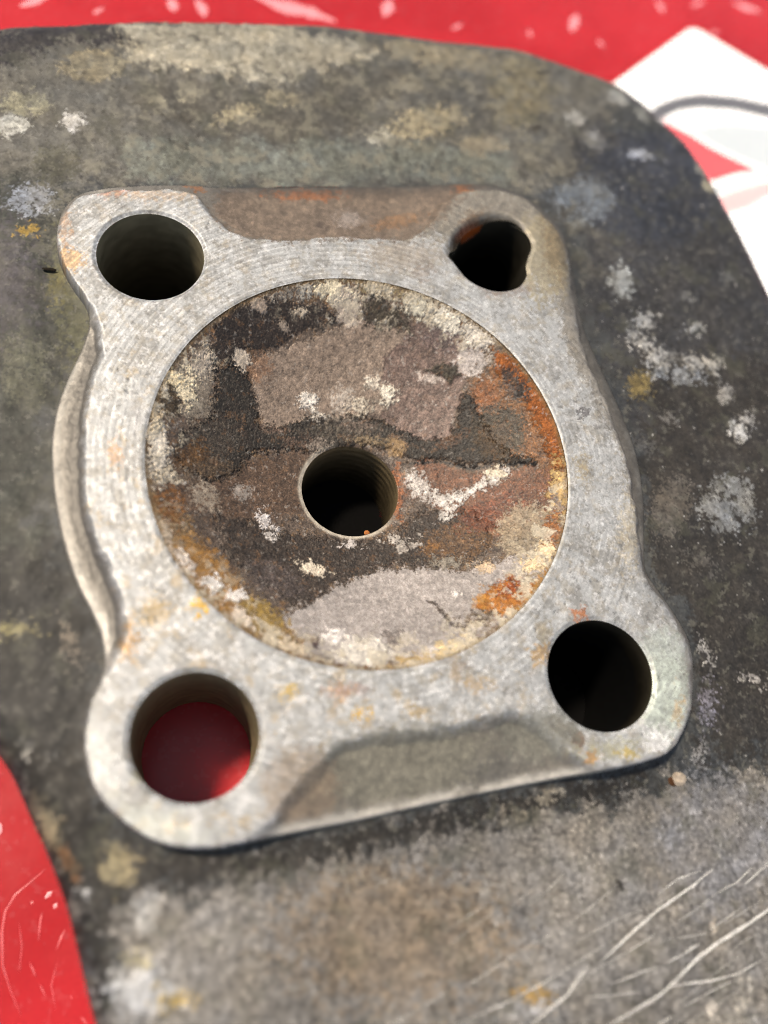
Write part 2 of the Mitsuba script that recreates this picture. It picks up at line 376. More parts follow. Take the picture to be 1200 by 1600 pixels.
s.stain([(-26.64,45.07),(-19.76,45.64),(-9.01,46.05),(-0.88,51.90),(5.37,51.23),(-0.77,42.61),(-10.79,37.79),(-19.20,38.87),(-24.75,40.03)], (96, 92, 82), edge=2.2, freq=0.6, soft=0.8, opacity=0.85)
s.stain((-2.12,57.31,4.73,0.47,-0.06,-1.08), (88, 86, 84), edge=1.0, soft=0.8)
s.stain((-30.05,45.25,3.65,0.83,0.29,-2.40), (160, 150, 124), speckle=0.4, grain=1.4, relief=0.1)
s.stain((-36.34,38.32,2.49,0.53,0.26,-1.73), (160, 156, 132), speckle=0.4, grain=1.4, soft=0.6)
s.stain((-37.14,35.23,1.59,0.32,0.23,-1.52), (190, 190, 182), speckle=0.3, grain=1.5)
s.stain((-31.25,36.87,1.14,0.23,0.16,-1.21), (200, 200, 198), speckle=0.3, grain=1.5)
s.stain((-14.52,41.42,2.26,1.31,0.28,-1.03), (172, 162, 134), speckle=0.3, grain=1.5, relief=0.1)
s.stain((-19.89,42.93,1.10,0.24,0.08,-0.93), (160, 154, 134), speckle=0.3, grain=1.5)
s.stain((-22.86,41.54,0.81,0.17,0.07,-0.73), (160, 154, 134), speckle=0.3, grain=1.5)
s.stain((-9.68,44.64,2.18,0.46,0.06,-1.34), (150, 142, 120), speckle=0.45, grain=1.4)
s.stain((9.47,56.08,7.37,0.34,-0.28,-2.18), (160, 150, 126), speckle=0.4, grain=1.2, soft=0.6, edge=1.2)
s.stain((7.23,44.73,4.35,2.06,0.34,-2.24), (174, 163, 134), speckle=0.25, grain=1.4, edge=1.2, relief=0.12)
s.stain((1.48,41.43,1.35,0.27,0.00,-1.15), (184, 178, 158), speckle=0.2)
s.stain((19.19,52.38,4.26,0.93,-0.39,-6.30), (138, 130, 106), speckle=0.45, grain=1.0, soft=1.0, edge=1.5)
s.stain((13.81,42.59,2.88,0.56,-0.07,-1.58), (156, 146, 124), speckle=0.4, grain=1.4)
s.stain((5.36,50.40,1.58,0.35,-0.02,-1.64), (150, 144, 126), speckle=0.4)
s.stain((20.61,46.45,0.68,0.60,0.18,-0.40), (66, 56, 44), edge=0.3)
s.stain((-33.90,26.00,2.15,0.38,0.30,-2.04), (168, 174, 184), speckle=0.45, grain=2.5, soft=1, opacity=0.8)  # bluish sheen put into the plate colour
s.stain((-33.47,22.24,0.82,0.13,0.09,-0.61), (176, 146, 66), soft=0.4)
s.stain((-32.13,31.04,2.47,0.46,0.33,-2.46), (84, 82, 62), speckle=0.4, soft=0.8, opacity=0.7)
s.stain((-29.88,16.66,1.17,0.17,0.39,-2.91), (126, 120, 70), speckle=0.5, soft=0.6, opacity=0.7)
s.stain((-31.70,7.10,2.22,0.26,0.59,-3.97), (112, 112, 92), speckle=0.5, soft=1, opacity=0.6)
s.stain((-29.56,-17.32,1.39,0.07,0.07,-0.48), (180, 170, 120), soft=0.6, opacity=0.8)
s.stain((-24.38,-18.43,0.91,0.41,0.95,-1.97), (140, 130, 116), speckle=0.62, grain=2.5)
s.stain((-25.61,-27.44,0.63,-0.33,-0.11,-0.25), (190, 188, 182), soft=0.3)
s.stain((25.74,36.39,3.79,1.81,0.43,-3.02), (132, 140, 148), soft=1.5, edge=1, opacity=0.85)
s.stain((23.56,34.32,2.31,1.59,0.21,-0.64), (72, 68, 60), soft=0.6, opacity=0.9)
s.stain((32.11,53.88,0.97,-0.91,-0.60,-0.87), (150, 152, 150), speckle=0.2)
s.stain((35.37,51.76,0.65,-0.77,-0.58,-0.73), (140, 142, 138), speckle=0.2)
s.stain((38.03,51.88,0.64,0.13,-0.09,-0.66), (160, 162, 160))
s.stain((25.89,49.17,1.29,-0.17,-0.34,-1.17), (156, 156, 152), soft=0.3)
s.stain((27.99,46.28,1.24,-0.68,-0.62,-1.18), (140, 140, 138), soft=0.5)
s.stain((34.12,45.02,1.52,-0.03,-0.16,-0.63), (166, 172, 184), soft=0.3)
s.stain((43.20,41.94,1.11,-0.28,-0.41,-0.92), (160, 156, 136), speckle=0.2)
s.stain((42.28,44.52,0.63,-0.75,-0.60,-0.69), (150, 148, 136), speckle=0.3)
s.stain((29.41,25.46,1.26,0.67,0.43,-1.91), (160, 164, 164), soft=0.4, edge=1.1, opacity=0.9, speckle=0.25)
s.stain((31.84,20.78,1.11,0.15,-0.13,-1.03), (186, 186, 184), soft=0.35, edge=1.1, opacity=0.9, relief=0.15)
s.stain((38.01,20.40,0.73,0.10,-0.09,-0.61), (176, 176, 174), soft=0.35, edge=1.1, opacity=0.9, relief=0.15)
s.stain((31.37,17.61,0.98,-0.27,-0.29,-0.66), (196, 196, 194), soft=0.35, edge=1.1, opacity=0.9, relief=0.15)
s.stain((32.83,15.73,1.02,0.12,-0.16,-1.24), (190, 190, 188), soft=0.4, edge=1.1, opacity=0.9, relief=0.12)
s.stain((35.24,14.22,2.29,-0.07,-0.20,-0.74), (150, 154, 158), soft=0.5, edge=1.1, opacity=0.9, speckle=0.2)
s.stain((37.53,16.13,1.04,0.13,-0.11,-0.76), (180, 178, 172), soft=0.35, edge=1.1, opacity=0.9, relief=0.15)
s.stain((39.63,15.97,0.89,0.11,-0.13,-0.84), (176, 174, 168), soft=0.35, edge=1.1, opacity=0.9, relief=0.15)
s.stain((40.41,12.54,0.96,0.11,-0.19,-1.15), (150, 148, 144), speckle=0.4)
s.stain((41.36,7.96,0.85,-0.59,-0.67,-0.83), (206, 204, 198), soft=0.3, edge=0.8, relief=0.2)
s.stain((30.37,12.45,1.37,0.16,-0.19,-1.60), (146, 130, 86), soft=0.7, speckle=0.3)
s.stain((38.76,-0.76,3.05,-0.90,-1.82,-3.48), (150, 152, 152), speckle=0.55, grain=1.2, soft=0.6, edge=1.5, opacity=0.8)
s.stain((32.08,-1.64,1.94,-0.58,-1.66,-3.40), (104, 98, 90), speckle=0.4, soft=1)
s.stain((33.76,-16.51,0.47,0.17,0.26,-1.04), (176, 172, 166), speckle=0.3)
s.stain((33.14,-21.41,0.80,0.02,-0.31,-2.01), (136, 134, 146), speckle=0.45, soft=0.8)
s.stain((31.64,-26.10,0.62,-0.09,-0.47,-1.34), (150, 148, 146), speckle=0.5)
s.stain((38.44,-19.11,0.98,-0.30,-0.20,-0.35), (176, 172, 168), speckle=0.3)
s.stain((30.23,18.96,0.53,-0.47,-0.35,-0.43), (150, 150, 148), soft=0.4, edge=0.9, opacity=0.8)
s.stain((34.56,16.60,0.71,0.09,-0.06,-0.42), (150, 150, 148), soft=0.4, edge=0.9, opacity=0.8)
s.stain((33.13,8.83,0.61,0.06,-0.06,-0.47), (140, 138, 134), soft=0.4, edge=0.9, opacity=0.7)
s.stain((42.78,9.44,0.56,0.06,-0.13,-0.72), (160, 158, 154), soft=0.4, edge=0.9, opacity=0.8)
s.stain((37.68,24.70,0.58,-0.32,-0.31,-0.50), (130, 130, 128), soft=0.4, edge=0.9, opacity=0.7)
s.stain((43.14,28.19,0.66,-0.36,-0.34,-0.52), (124, 124, 120), soft=0.4, edge=0.9, opacity=0.7)
s.stain((30.06,5.10,0.71,-0.38,-0.36,-0.55), (110, 108, 104), soft=0.6, edge=1.2, opacity=0.6)
s.stain((34.46,-7.37,1.13,-0.60,-0.44,-0.61), (110, 106, 100), soft=0.6, edge=1.2, opacity=0.6)
s.stain([(-28.05,-27.00),(-22.29,-26.88),(-19.39,-32.85),(-16.28,-34.94),(-17.55,-36.52),(-18.67,-39.16),(-18.23,-41.74),(-18.75,-45.04),(-23.33,-36.92),(-25.66,-31.95)], (42, 39, 34), edge=1.2, soft=0.7)
s.stain([(-18.09,-33.78),(-8.19,-34.01),(2.23,-31.94),(19.50,-28.62),(26.39,-27.31),(25.55,-29.08),(13.39,-31.83),(2.23,-33.87),(-6.08,-35.76),(-12.97,-36.78),(-16.84,-36.53)], (50, 47, 43), edge=1.2, soft=1.4)  # soft shadow below the boss, put into the plate colour
s.stain((-24.05,-32.41,0.84,0.32,0.75,-1.47), (156, 142, 114), speckle=0.4, grain=1.6, relief=0.1)
s.stain((-22.17,-35.24,0.48,0.23,0.70,-1.14), (128, 94, 62), speckle=0.3)
s.stain((-25.09,-31.02,0.56,0.00,0.13,-0.93), (120, 110, 92), speckle=0.5)
s.stain((-18.65,-35.16,1.29,0.22,0.45,-1.51), (164, 152, 118), speckle=0.3, grain=1.4, edge=0.9)
s.stain((-16.16,-38.54,1.14,-0.01,0.16,-1.58), (168, 168, 166), speckle=0.4, grain=1.8)
s.stain((-21.02,-36.94,0.42,-0.00,0.04,-0.31), (170, 168, 164))
s.stain((-21.29,-38.47,0.83,-0.01,0.07,-0.52), (120, 114, 106), speckle=0.4)
s.stain((-16.10,-43.68,2.22,-0.06,0.17,-1.65), (192, 192, 190), speckle=0.3, grain=1.8, soft=1.2, edge=1.2)
s.stain((-16.53,-41.78,0.93,-0.02,0.05,-0.51), (180, 172, 144), speckle=0.3)
s.stain((-13.64,-44.37,0.74,-0.02,0.03,-0.37), (200, 176, 112), soft=0.5)
s.stain((14.33,-44.99,1.13,-0.29,-0.17,-0.43), (176, 146, 90), soft=0.4)
s.stain((13.52,-45.90,1.07,-0.03,-0.02,-0.31), (176, 176, 176), soft=0.4)
s.stain((32.49,-45.69,0.53,-0.18,-1.09,-1.71), (190, 184, 172), speckle=0.55, grain=2)
s.stain((29.75,-46.31,0.58,-0.02,-0.05,-0.32), (196, 190, 180))
s.stain((22.55,-36.81,0.47,-0.00,-0.04,-0.40), (56, 52, 48), edge=0.3)
s.stain((31.02,-40.13,0.48,-0.01,-0.06,-0.39), (196, 188, 176), relief=0.2, edge=0.3)
s.stain((16.43,-29.88,1.77,0.29,0.09,-0.72), (150, 144, 132), speckle=0.6, grain=2)
s.stain((12.82,-31.73,2.21,0.72,0.27,-0.77), (150, 144, 132), speckle=0.65, grain=2)
n0, n1, n2, n3 = fb(x, y, 0.09, 4, 1), fb(x, y, 0.6, 4, 2, 0.65), fb(x, y, 2.0, 3, 3, 0.65), fb(x, y, 4.5, 2, 4)
fine = np.random.default_rng(3).normal(size=len(x))
s.col *= np.exp(0.45 * n0 + 0.5 * n1 + 0.26 * n2 + 0.20 * n3 + 0.04 * fine)[:, None]
s.col *= (1 + 0.08 * fb(x, y, 0.25, 3, 8)[:, None] * np.array([1.0, 0.25, -1.1]))
top = S(14, 34, y - 0.1 * x) * (1 - S(18, 34, x)) * (0.15 + 0.85 * S(-30, -20, x + 0.4 * (48 - y)))
for sd, fr, th, cc, am in ((81, 0.35, 0.10, (158, 153, 134), 0.6 * top), (82, 0.6, 0.16, (76, 74, 68), 0.6 * np.clip(top + 0.4, 0, 1)), (83, 0.9, 0.22, (142, 140, 128), 0.4),
                           (84, 1.3, 0.24, (52, 48, 42), 0.6), (85, 0.25, 0.18, (98, 98, 82), 0.35)):
    a = (S(th, th + 0.14, fb(x, y, fr, 6, sd, 0.72)) * am)[:, None]
    s.col = s.col * (1 - a) + a * lin(cc) * s.gain
low = S(-8, -28, y - 0.18 * x)                       # the gritty lower end: pale grains and black pits
grain = fb(x, y, 2.6, 3, 21, 0.7)
s.col = s.col * (1 + (low * (0.55 * S(0.05, 0.6, grain) - 0.45 * S(0.05, 0.6, -grain)))[:, None])
specks = fb(x, y, 1.15, 3, 31, 0.6)
side = S(18, 30, x) * (1 - 0.5 * low)
sp = S(0.62, 0.78, specks) * np.clip(0.25 + side, 0, 1)
s.col = s.col * (1 - sp[:, None]) + sp[:, None] * lin((205, 203, 198)) * s.gain
zp = plate_level(x, y)
z = zp + 0.35 * n0 + 0.035 * n1 + 0.013 * n2 + 0.006 * n3 + 0.08 * sp + s.h
z = z + 0.2 * np.exp(-np.maximum(b, 0) / 0.6)                                   # fillet at the boss
r = np.clip(e + 3.2, 0, 3.2)
z = z - (3.2 - np.sqrt(np.maximum(3.2**2 - r * r, 0))) * 0.7                    # rounded outer edge
for k, (pts, wd) in enumerate(SCR, 1):                                            # a dark furrow beside each bright gouge
    p = np.asarray(pts)
    i = np.nonzero((x > p[:, 0].min() - 1) & (x < p[:, 0].max() + 1) & (y > p[:, 1].min() - 1) & (y < p[:, 1].max() + 1))[0]
    d, L = line_sd(x[i], y[i], pts)
    m = (1 - S(wd * 0.4, wd * 1.0, d)) * np.clip(0.5 + fb(x[i], y[i], 0.7, 4, 330 + k), 0, 1)
    s.col[i] *= (1 - 0.4 * m[:, None])
    z[i] -= 0.02 * m
from scipy.spatial import cKDTree
plate_tree, plate_z = cKDTree(np.c_[x, y]), z


def plate_height(q):
    dd, ii = plate_tree.query(q, 4)
    wt = 1 / (dd + 0.02)
    return (plate_z[ii] * wt).sum(1) / wt.sum(1)


def gouge(k, pts, wd):
    """A bright gouge: a few overlapping thin slivers of bared metal that follow the plate."""
    rg = np.random.default_rng(900 + k)
    p = np.asarray(pts, float)
    seg = np.hypot(*np.diff(p, axis=0).T)
    cum = np.r_[0, np.cumsum(seg)]
    V, F, base = [], [], 0
    strands = 1 + int(wd > 0.25) + 2 * int(wd > 0.36)
    for j in range(strands):
        t0, t1 = (0, 1) if j == 0 else sorted(rg.random(2) * np.array([0.5, 1.0]) + np.array([0, 0.0]))
        if t1 - t0 < 0.2:
            t1 = min(1, t0 + 0.35)
        n = max(12, int((t1 - t0) * cum[-1] / 0.12))
        L = np.linspace(0, 1, n)
        u = (t0 + (t1 - t0) * L) * cum[-1]
        q = np.c_[np.interp(u, cum, p[:, 0]), np.interp(u, cum, p[:, 1])]
        tg = np.gradient(q, axis=0)
        tg /= np.linalg.norm(tg, axis=1, keepdims=True)
        tg = np.stack([np.convolve(np.pad(tg[:, c], 4, mode="edge"), np.ones(9) / 9, "valid") for c in (0, 1)], 1)
        nn = np.c_[-tg[:, 1], tg[:, 0]]
        q = q + nn * ((0.0 if j == 0 else rg.uniform(-0.45, 0.45) * wd) + 0.035 * fb(u * 0.4, u * 0 + 3 * j + k, 1.0, 3, 500))[:, None]
        hw = wd * (0.27 if j == 0 else 0.12) * np.sin(np.pi * np.clip(0.03 + 0.94 * L, 0, 1)) ** 0.6 * np.clip(0.72 + 0.8 * fb(u * 0.5, u * 0 + k + 9 * j, 1.0, 5, 510, 0.6), 0.15, 1.4)
        h = plate_height(q)
        V += [np.c_[q + nn * hw[:, None], h - 0.02], np.c_[q, h + 0.035], np.c_[q - nn * hw[:, None], h - 0.02]]
        F.append(np.array([[base + a_ * n + i_, base + a_ * n + i_ + 1, base + (a_ + 1) * n + i_ + 1, base + (a_ + 1) * n + i_] for a_ in range(2) for i_ in range(n - 1)]))
        base += 3 * n
    V, F = np.vstack(V), np.vstack(F)
    F = np.vstack([F[:, [0, 1, 2]], F[:, [0, 2, 3]]])
    F = F[:, ::-1]
    c = lin((230, 227, 220)) * 0.75 * np.exp(0.5 * fb(V[:, 0], V[:, 1], 2.0, 4, 520 + k, 0.7))[:, None]
    scene["cylinder_head__fin_plate__scratch" + ("_%03d" % (k - 1) if k > 1 else "")] = shape_dict(V * MM, F, normals(V, F), c, "scratched_metal")


for k, (pts, wd) in enumerate(SCR, 1):
    gouge(k, pts, wd)
names = {}
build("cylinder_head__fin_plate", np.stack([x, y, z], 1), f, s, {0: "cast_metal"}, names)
tag("cylinder_head", "corroded cast aluminium cylinder head with four bolt holes and a rusty round dished centre", "cylinder head")
tag("cylinder_head__fin_plate", "dark stained rough cast plate around the pale raised face")

# its outer wall down to the table
loop = PLATE[np.linspace(0, len(PLATE), 600, endpoint=False).astype(int)] if len(PLATE) > 600 else PLATE
zs = [ZP - 2.0, 9.0, 6.0, 3.0, 0.4]
off = [0.0, 0.05, 0.0, -0.1, -0.2]
cen = loop.mean(0)
V = np.vstack([np.c_[loop + (loop - cen) / np.linalg.norm(loop - cen, axis=1)[:, None] * o, np.full(len(loop), zz)] for zz, o in zip(zs, off)])
n = len(loop)
F = [[k * n + i, (k + 1) * n + i, (k + 1) * n + (i + 1) % n, k * n + (i + 1) % n] for k in range(len(zs) - 1) for i in range(n)]
F = np.array(F); F = np.vstack([F[:, [0, 1, 2]], F[:, [0, 2, 3]]])
scene["cylinder_head__outer_wall"] = shape_dict(V * MM, F, normals(V, F), np.tile(lin((80, 76, 70)) * 0.62, (len(V), 1)), "cast_metal")

# ---- the raised boss: machined face and lower ledges
box = (BASE[:, 0].min() - 1, BASE[:, 1].min() - 1, BASE[:, 0].max() + 1, BASE[:, 1].max() + 1)


def boss_sd(a, b):
    return np.maximum(np.maximum(sdBASE(a, b) - 0.14, R_DOME - np.hypot(a, b)), -holes_sd(a, b))


x, y, f = region(boss_sd, box, 0.105)
d, b, hd, rr = sdFACE(x, y), sdBASE(x, y), holes_sd(x, y), np.hypot(x, y)
s = Surface(x, y, (183, 185, 184), 0.62)
wob = 0.42 * fb(x, y, 0.4, 5, 5, 0.5)
ledge = S(-0.1, 0.8 + 0.5 * S(-10, -16, y), d + wob)
n1, n2, n3 = fb(x, y, 0.5, 4, 6, 0.6), fb(x, y, 2.2, 4, 7, 0.65), fb(x, y, 5.0, 2, 9)
ang = np.arctan2(y, x)
turn = np.sin(2 * np.pi * (rr / 0.62 + 0.12 * fb(x, y, 0.15, 2, 11))) * 0.6 + np.sin(2 * np.pi * rr / 0.29 + 2.0) * 0.4
turn = turn * S(-0.35, 0.35, fb(x, y, 0.22, 3, 12) + 0.5 * S(-0.2, 0.9, np.cos(ang - 2.55)) - 0.12)
lowleft = S(-0.2, 0.8, np.cos(ang + 2.2)) * 0.8 + 0.2
for sd, fr, th, cc, am in ((201, 0.25, 0.06, (150, 148, 142), 0.6), (202, 0.6, 0.12, (166, 160, 146), 0.5), (203, 0.9, 0.14, (226, 226, 224), 0.25 + 0.5 * lowleft),
                           (204, 1.0, 0.22, (122, 120, 116), 0.55), (205, 0.5, 0.22, (186, 162, 118), 0.35 * lowleft + 0.1), (206, 1.4, 0.26, (236, 236, 236), 0.5)):
    a = (S(th, th + 0.10, fb(x, y, fr, 6, sd, 0.72)) * am)[:, None]
    s.col = s.col * (1 - a) + a * lin(cc) * s.gain
s.stain([(21.49,30.69),(22.50,24.76),(23.30,17.44),(26.10,9.62),(28.19,2.15),(27.64,-3.44),(26.68,-3.51),(26.20,2.32),(23.70,8.23),(21.13,14.79),(20.34,21.92),(19.61,27.75)], (128, 121, 109), opacity=0.75, soft=0.9, edge=0.7)
s.stain((11.39,28.82,1.17,0.20,-0.06,-1.39), (186, 100, 46), edge=0.3, soft=0.2)
s.stain((9.95,26.87,0.61,-0.33,-0.61,-1.27), (168, 164, 156), edge=0.3, soft=0.2)
s.stain((13.16,31.05,8.71,1.50,-0.24,-5.06), (138, 131, 118), opacity=0.9, soft=2.0, edge=1.2)
s.stain((19.48,26.00,3.01,0.47,-0.44,-5.91), (158, 148, 122), opacity=0.85, soft=1.5, edge=1.2)
s.stain((11.61,29.03,0.86,-0.46,-0.94,-1.94), (128, 108, 84), opacity=0.7, soft=0.6)
s.stain((20.71,27.49,1.22,0.44,0.31,-4.15), (132, 116, 88), opacity=0.8, soft=0.8)
s.stain((3.72,23.54,4.17,0.65,-0.02,-1.79), (160, 148, 132), opacity=0.6, soft=1.0)
s.stain((5.76,21.81,1.38,0.21,-0.02,-1.13), (132, 114, 96), opacity=0.5, speckle=0.4)
s.stain((14.82,21.12,2.89,0.42,-0.06,-1.15), (140, 118, 104), opacity=0.5, speckle=0.45)
s.stain((-28.67,18.10,1.14,0.18,0.15,-1.16), (206, 168, 118), opacity=0.8, soft=0.5)
s.stain((-26.28,26.81,2.42,0.44,0.06,-0.55), (190, 130, 96), opacity=0.6, speckle=0.4)
s.stain((-29.85,21.69,0.52,0.09,0.40,-2.97), (190, 150, 110), opacity=0.6, speckle=0.35)
s.stain((-21.36,27.12,3.74,0.67,0.06,-0.64), (196, 166, 130), opacity=0.5, speckle=0.4)
s.stain((-14.20,-15.07,0.38,0.17,0.24,-0.56), (214, 172, 62), soft=0.4)
s.stain((-17.77,-15.81,1.13,0.06,0.14,-1.40), (190, 160, 98), opacity=0.6, soft=0.8, speckle=0.4)
s.stain((-19.52,-18.57,0.60,0.03,0.11,-1.04), (184, 140, 72), opacity=0.8, soft=0.5)
s.stain((-0.23,-23.64,0.49,0.01,0.00,-0.42), (212, 170, 66), soft=0.3)
s.stain((-2.14,-21.86,1.08,0.04,0.01,-0.74), (186, 150, 110), opacity=0.7, speckle=0.4)
s.stain((-6.40,-22.00,0.63,0.02,0.02,-0.42), (206, 172, 72), opacity=0.8, soft=0.4)
s.stain((-1.60,-21.73,1.63,0.05,0.01,-0.53), (150, 116, 104), opacity=0.5, speckle=0.4)
s.stain((4.70,-23.34,0.67,0.02,-0.01,-0.48), (186, 160, 110), opacity=0.7, soft=0.4)
s.stain((8.18,-19.58,0.69,0.03,-0.04,-1.11), (160, 144, 124), opacity=0.6, soft=0.5)
s.stain((9.86,-20.91,0.93,0.03,-0.02,-0.55), (190, 160, 112), opacity=0.6, soft=0.5)
s.stain((15.92,-17.97,0.97,0.04,-0.08,-1.03), (180, 146, 92), opacity=0.75, speckle=0.35)
s.stain((16.38,-15.80,0.74,0.04,-0.09,-1.17), (150, 140, 116), opacity=0.6, speckle=0.4)
s.stain((20.04,-14.13,0.57,0.03,-0.04,-0.42), (190, 132, 96), soft=0.2)
s.stain((18.82,-25.44,0.65,0.01,-0.05,-0.54), (128, 106, 88), soft=0.2, edge=0.4)
s.stain((17.49,-24.50,1.46,-0.77,-0.60,-0.85), (116, 108, 98), speckle=0.5, opacity=0.8)
s.stain((27.54,-21.44,2.28,0.07,-0.53,-3.93), (186, 196, 182), opacity=0.7, soft=1.2)
s.stain((27.77,-17.35,2.20,0.09,-0.31,-2.36), (176, 184, 174), opacity=0.6, soft=1.2)
s.stain((22.09,-26.01,3.64,0.64,0.06,-0.74), (176, 172, 140), opacity=0.6, speckle=0.35, soft=0.6)
s.stain((23.54,-26.41,0.72,0.01,-0.04,-0.38), (190, 168, 96), opacity=0.8)
s.stain((19.94,-26.70,0.53,0.01,-0.04,-0.43), (206, 160, 96), opacity=0.8)
s.stain((26.43,-25.10,1.48,0.03,-0.13,-0.99), (228, 228, 226), opacity=0.8, soft=0.6)
s.stain((28.64,-22.54,0.43,-0.04,-0.40,-1.35), (196, 166, 120), opacity=0.6, speckle=0.35)
s.stain((25.97,-5.56,1.35,0.10,-0.46,-3.92), (196, 182, 152), opacity=0.45, speckle=0.45, soft=1)
s.stain((21.62,0.85,0.82,0.07,-0.16,-1.73), (170, 150, 104), opacity=0.5, speckle=0.5, soft=0.6)
s.stain((22.32,6.98,0.56,0.06,-0.06,-0.59), (120, 118, 118), speckle=0.3)
s.stain((-20.99,2.71,0.66,0.07,0.20,-1.92), (160, 158, 156), opacity=0.5, speckle=0.4)
s.stain((-22.41,-1.89,0.64,0.06,0.13,-1.10), (206, 160, 110), opacity=0.6, speckle=0.4)
s.stain((-20.83,-28.32,0.94,0.02,0.34,-2.78), (222, 222, 216), opacity=0.6, soft=1)
s.stain((-15.67,-32.43,3.22,-1.08,-0.29,-1.02), (200, 204, 192), opacity=0.5, soft=1)
s.stain((-14.72,-32.43,0.67,0.00,0.03,-0.36), (214, 184, 140), opacity=0.5)
s.stain((-17.34,-28.97,0.57,0.01,0.05,-0.47), (196, 186, 140), opacity=0.6)
wall = S(0.0, 0.25, d + wob * 0.5) * (1 - S(0.35, 0.95, d + wob * 0.5)) * np.clip(0.55 + 1.6 * fb(x, y, 0.25, 4, 19), 0.1, 1)
lc = lin((120, 115, 106)) * s.gain
le = ledge[:, None]
s.col = s.col * (1 - le) + lc * le
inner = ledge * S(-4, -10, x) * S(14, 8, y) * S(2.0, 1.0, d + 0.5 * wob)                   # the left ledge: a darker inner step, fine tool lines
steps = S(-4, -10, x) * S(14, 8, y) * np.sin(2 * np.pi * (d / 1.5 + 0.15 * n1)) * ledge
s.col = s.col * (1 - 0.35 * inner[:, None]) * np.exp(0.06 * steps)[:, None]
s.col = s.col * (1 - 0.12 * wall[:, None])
s.stain([(-15.56,30.83),(15.29,36.48),(10.64,33.35),(8.32,29.41),(4.69,26.23),(-8.23,23.75),(-13.45,23.72),(-16.17,25.71)], (124, 108, 92), opacity=0.95, edge=0.8, soft=0.6)
s.stain((-6.49,31.19,3.79,0.68,0.03,-0.77), (170, 108, 64), opacity=0.8, speckle=0.4)
s.stain((10.69,34.72,1.05,0.19,-0.03,-0.92), (190, 120, 60), opacity=0.8, speckle=0.3)
s.stain((3.30,28.99,2.82,1.08,0.14,-0.99), (150, 112, 74), opacity=0.6, speckle=0.45)
s.stain((-1.94,28.54,1.39,0.24,0.02,-1.02), (160, 150, 142), opacity=0.6, soft=0.5)
s.stain((-4.66,27.23,0.54,0.09,0.02,-0.67), (88, 76, 66), opacity=0.7)
s.stain((-18.11,29.78,0.90,0.16,0.05,-0.66), (160, 104, 58), opacity=0.8)
s.stain((2.98,-27.58,8.33,1.24,0.43,-2.99), (130, 127, 112), opacity=0.7, soft=1.5)
s.stain((-4.96,-29.45,2.35,1.96,2.06,-2.22), (136, 118, 98), opacity=0.6, soft=1.2)
s.stain((12.47,-27.68,3.44,0.72,0.22,-1.22), (104, 102, 96), opacity=0.7, soft=1, speckle=0.4)
s.stain((15.54,-24.95,3.57,0.08,-0.15,-2.15), (124, 124, 112), opacity=0.6, soft=1)
worn = np.exp(-((b + 0.35 + 0.25 * n1) / 0.42) ** 2) * ledge
wornmask = worn * (0.45 + 0.55 * S(-8, -16, y)) * np.clip(0.15 + 1.0 * S(-0.3, 0.3, fb(x, y, 0.3, 3, 15) + 0.55 * S(0, -15, y) + 0.3 * S(-10, -20, x) - 0.5 * S(5, 14, y)), 0, 1)
s.col = s.col * (1 - wornmask[:, None]) + wornmask[:, None] * lin((196, 192, 182)) * s.gain
fine = np.random.default_rng(4).normal(size=len(x))
s.col *= np.exp(0.28 * n1 + 0.26 * n2 + 0.22 * n3 + 0.05 * fine + 0.26 * turn * (1 - ledge))[:, None]
pits = S(0.42, 0.62, fb(x, y, 1.3, 4, 16, 0.6)) * S(0.0, 0.6, fb(x, y, 0.2, 3, 17) + 0.7 * S(12, 20, x) * S(-5, -14, y) + 0.25 * lowleft - 0.1) * (1 - ledge)
s.col *= (1 - 0.6 * pits)[:, None]
bloom = S(0.35, 0.75, fb(x, y, 1.0, 4, 18, 0.65)) * lowleft * (1 - ledge) * 0.5
s.col = s.col * (1 - bloom[:, None]) + bloom[:, None] * lin((228, 226, 220)) * s.gain
z = ZF - 0.75 * ledge - 0.16 * np.clip(d - 0.3, 0, 5) * ledge + 0.014 * n2 * (0.35 + 0.65 * lowleft + ledge) + 0.005 * turn * (1 - ledge) + 0.012 * n3 - 0.06 * pits + 0.04 * bloom + s.h
z = z + 0.05 * n1 * ledge + 0.02 * steps - 0.05 * inner
tx, ty = TR_HOLE.mean(0)
wedge = S(0.2, 0.8, np.cos(np.arctan2(y - ty, x - tx) - 2.1)) * S(6.5, 4.5, np.hypot(x - tx, y - ty))
z = z - 1.5 * wedge * (1 - S(0.0, 1.3, hd))                                      # the worn slanting side of the ragged hole
z = z - 0.22 * (1 - S(0.0, 0.4, hd))                                             # broken edge of the holes
z = z - 0.08 * (1 - S(0.0, 0.25, rr - R_DOME))
roll = S(-3, 12, x + 0.9 * y - 6)                                                 # crisp below and left, rolled over above and right
er = 0.16 + 1.7 * roll
q = np.clip(b + er, 0, er)
z = z - (er - np.sqrt(np.maximum(er**2 - q * q, 0))) * (1 - 0.3 * roll) * (1 - 0.85 * ledge * roll)                         # rounded outer edge
zp = plate_level(x, y)
z = np.where(b > 0, zp + 0.1 + (z - zp - 0.1) * (1 - S(-0.01, 0.13, b)), z)      # steep cast side
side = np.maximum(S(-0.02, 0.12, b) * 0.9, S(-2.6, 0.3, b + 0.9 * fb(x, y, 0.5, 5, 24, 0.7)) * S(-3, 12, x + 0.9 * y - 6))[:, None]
s.col = s.col * (1 - side * 0.75) + side * 0.75 * lin((66, 62, 56)) * 0.5  # rolled edge darkens above and right: shading put into the colour
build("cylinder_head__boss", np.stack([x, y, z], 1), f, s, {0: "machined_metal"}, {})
tag("cylinder_head__boss", "pale machined face with lathe marks and four rounded corner lugs")

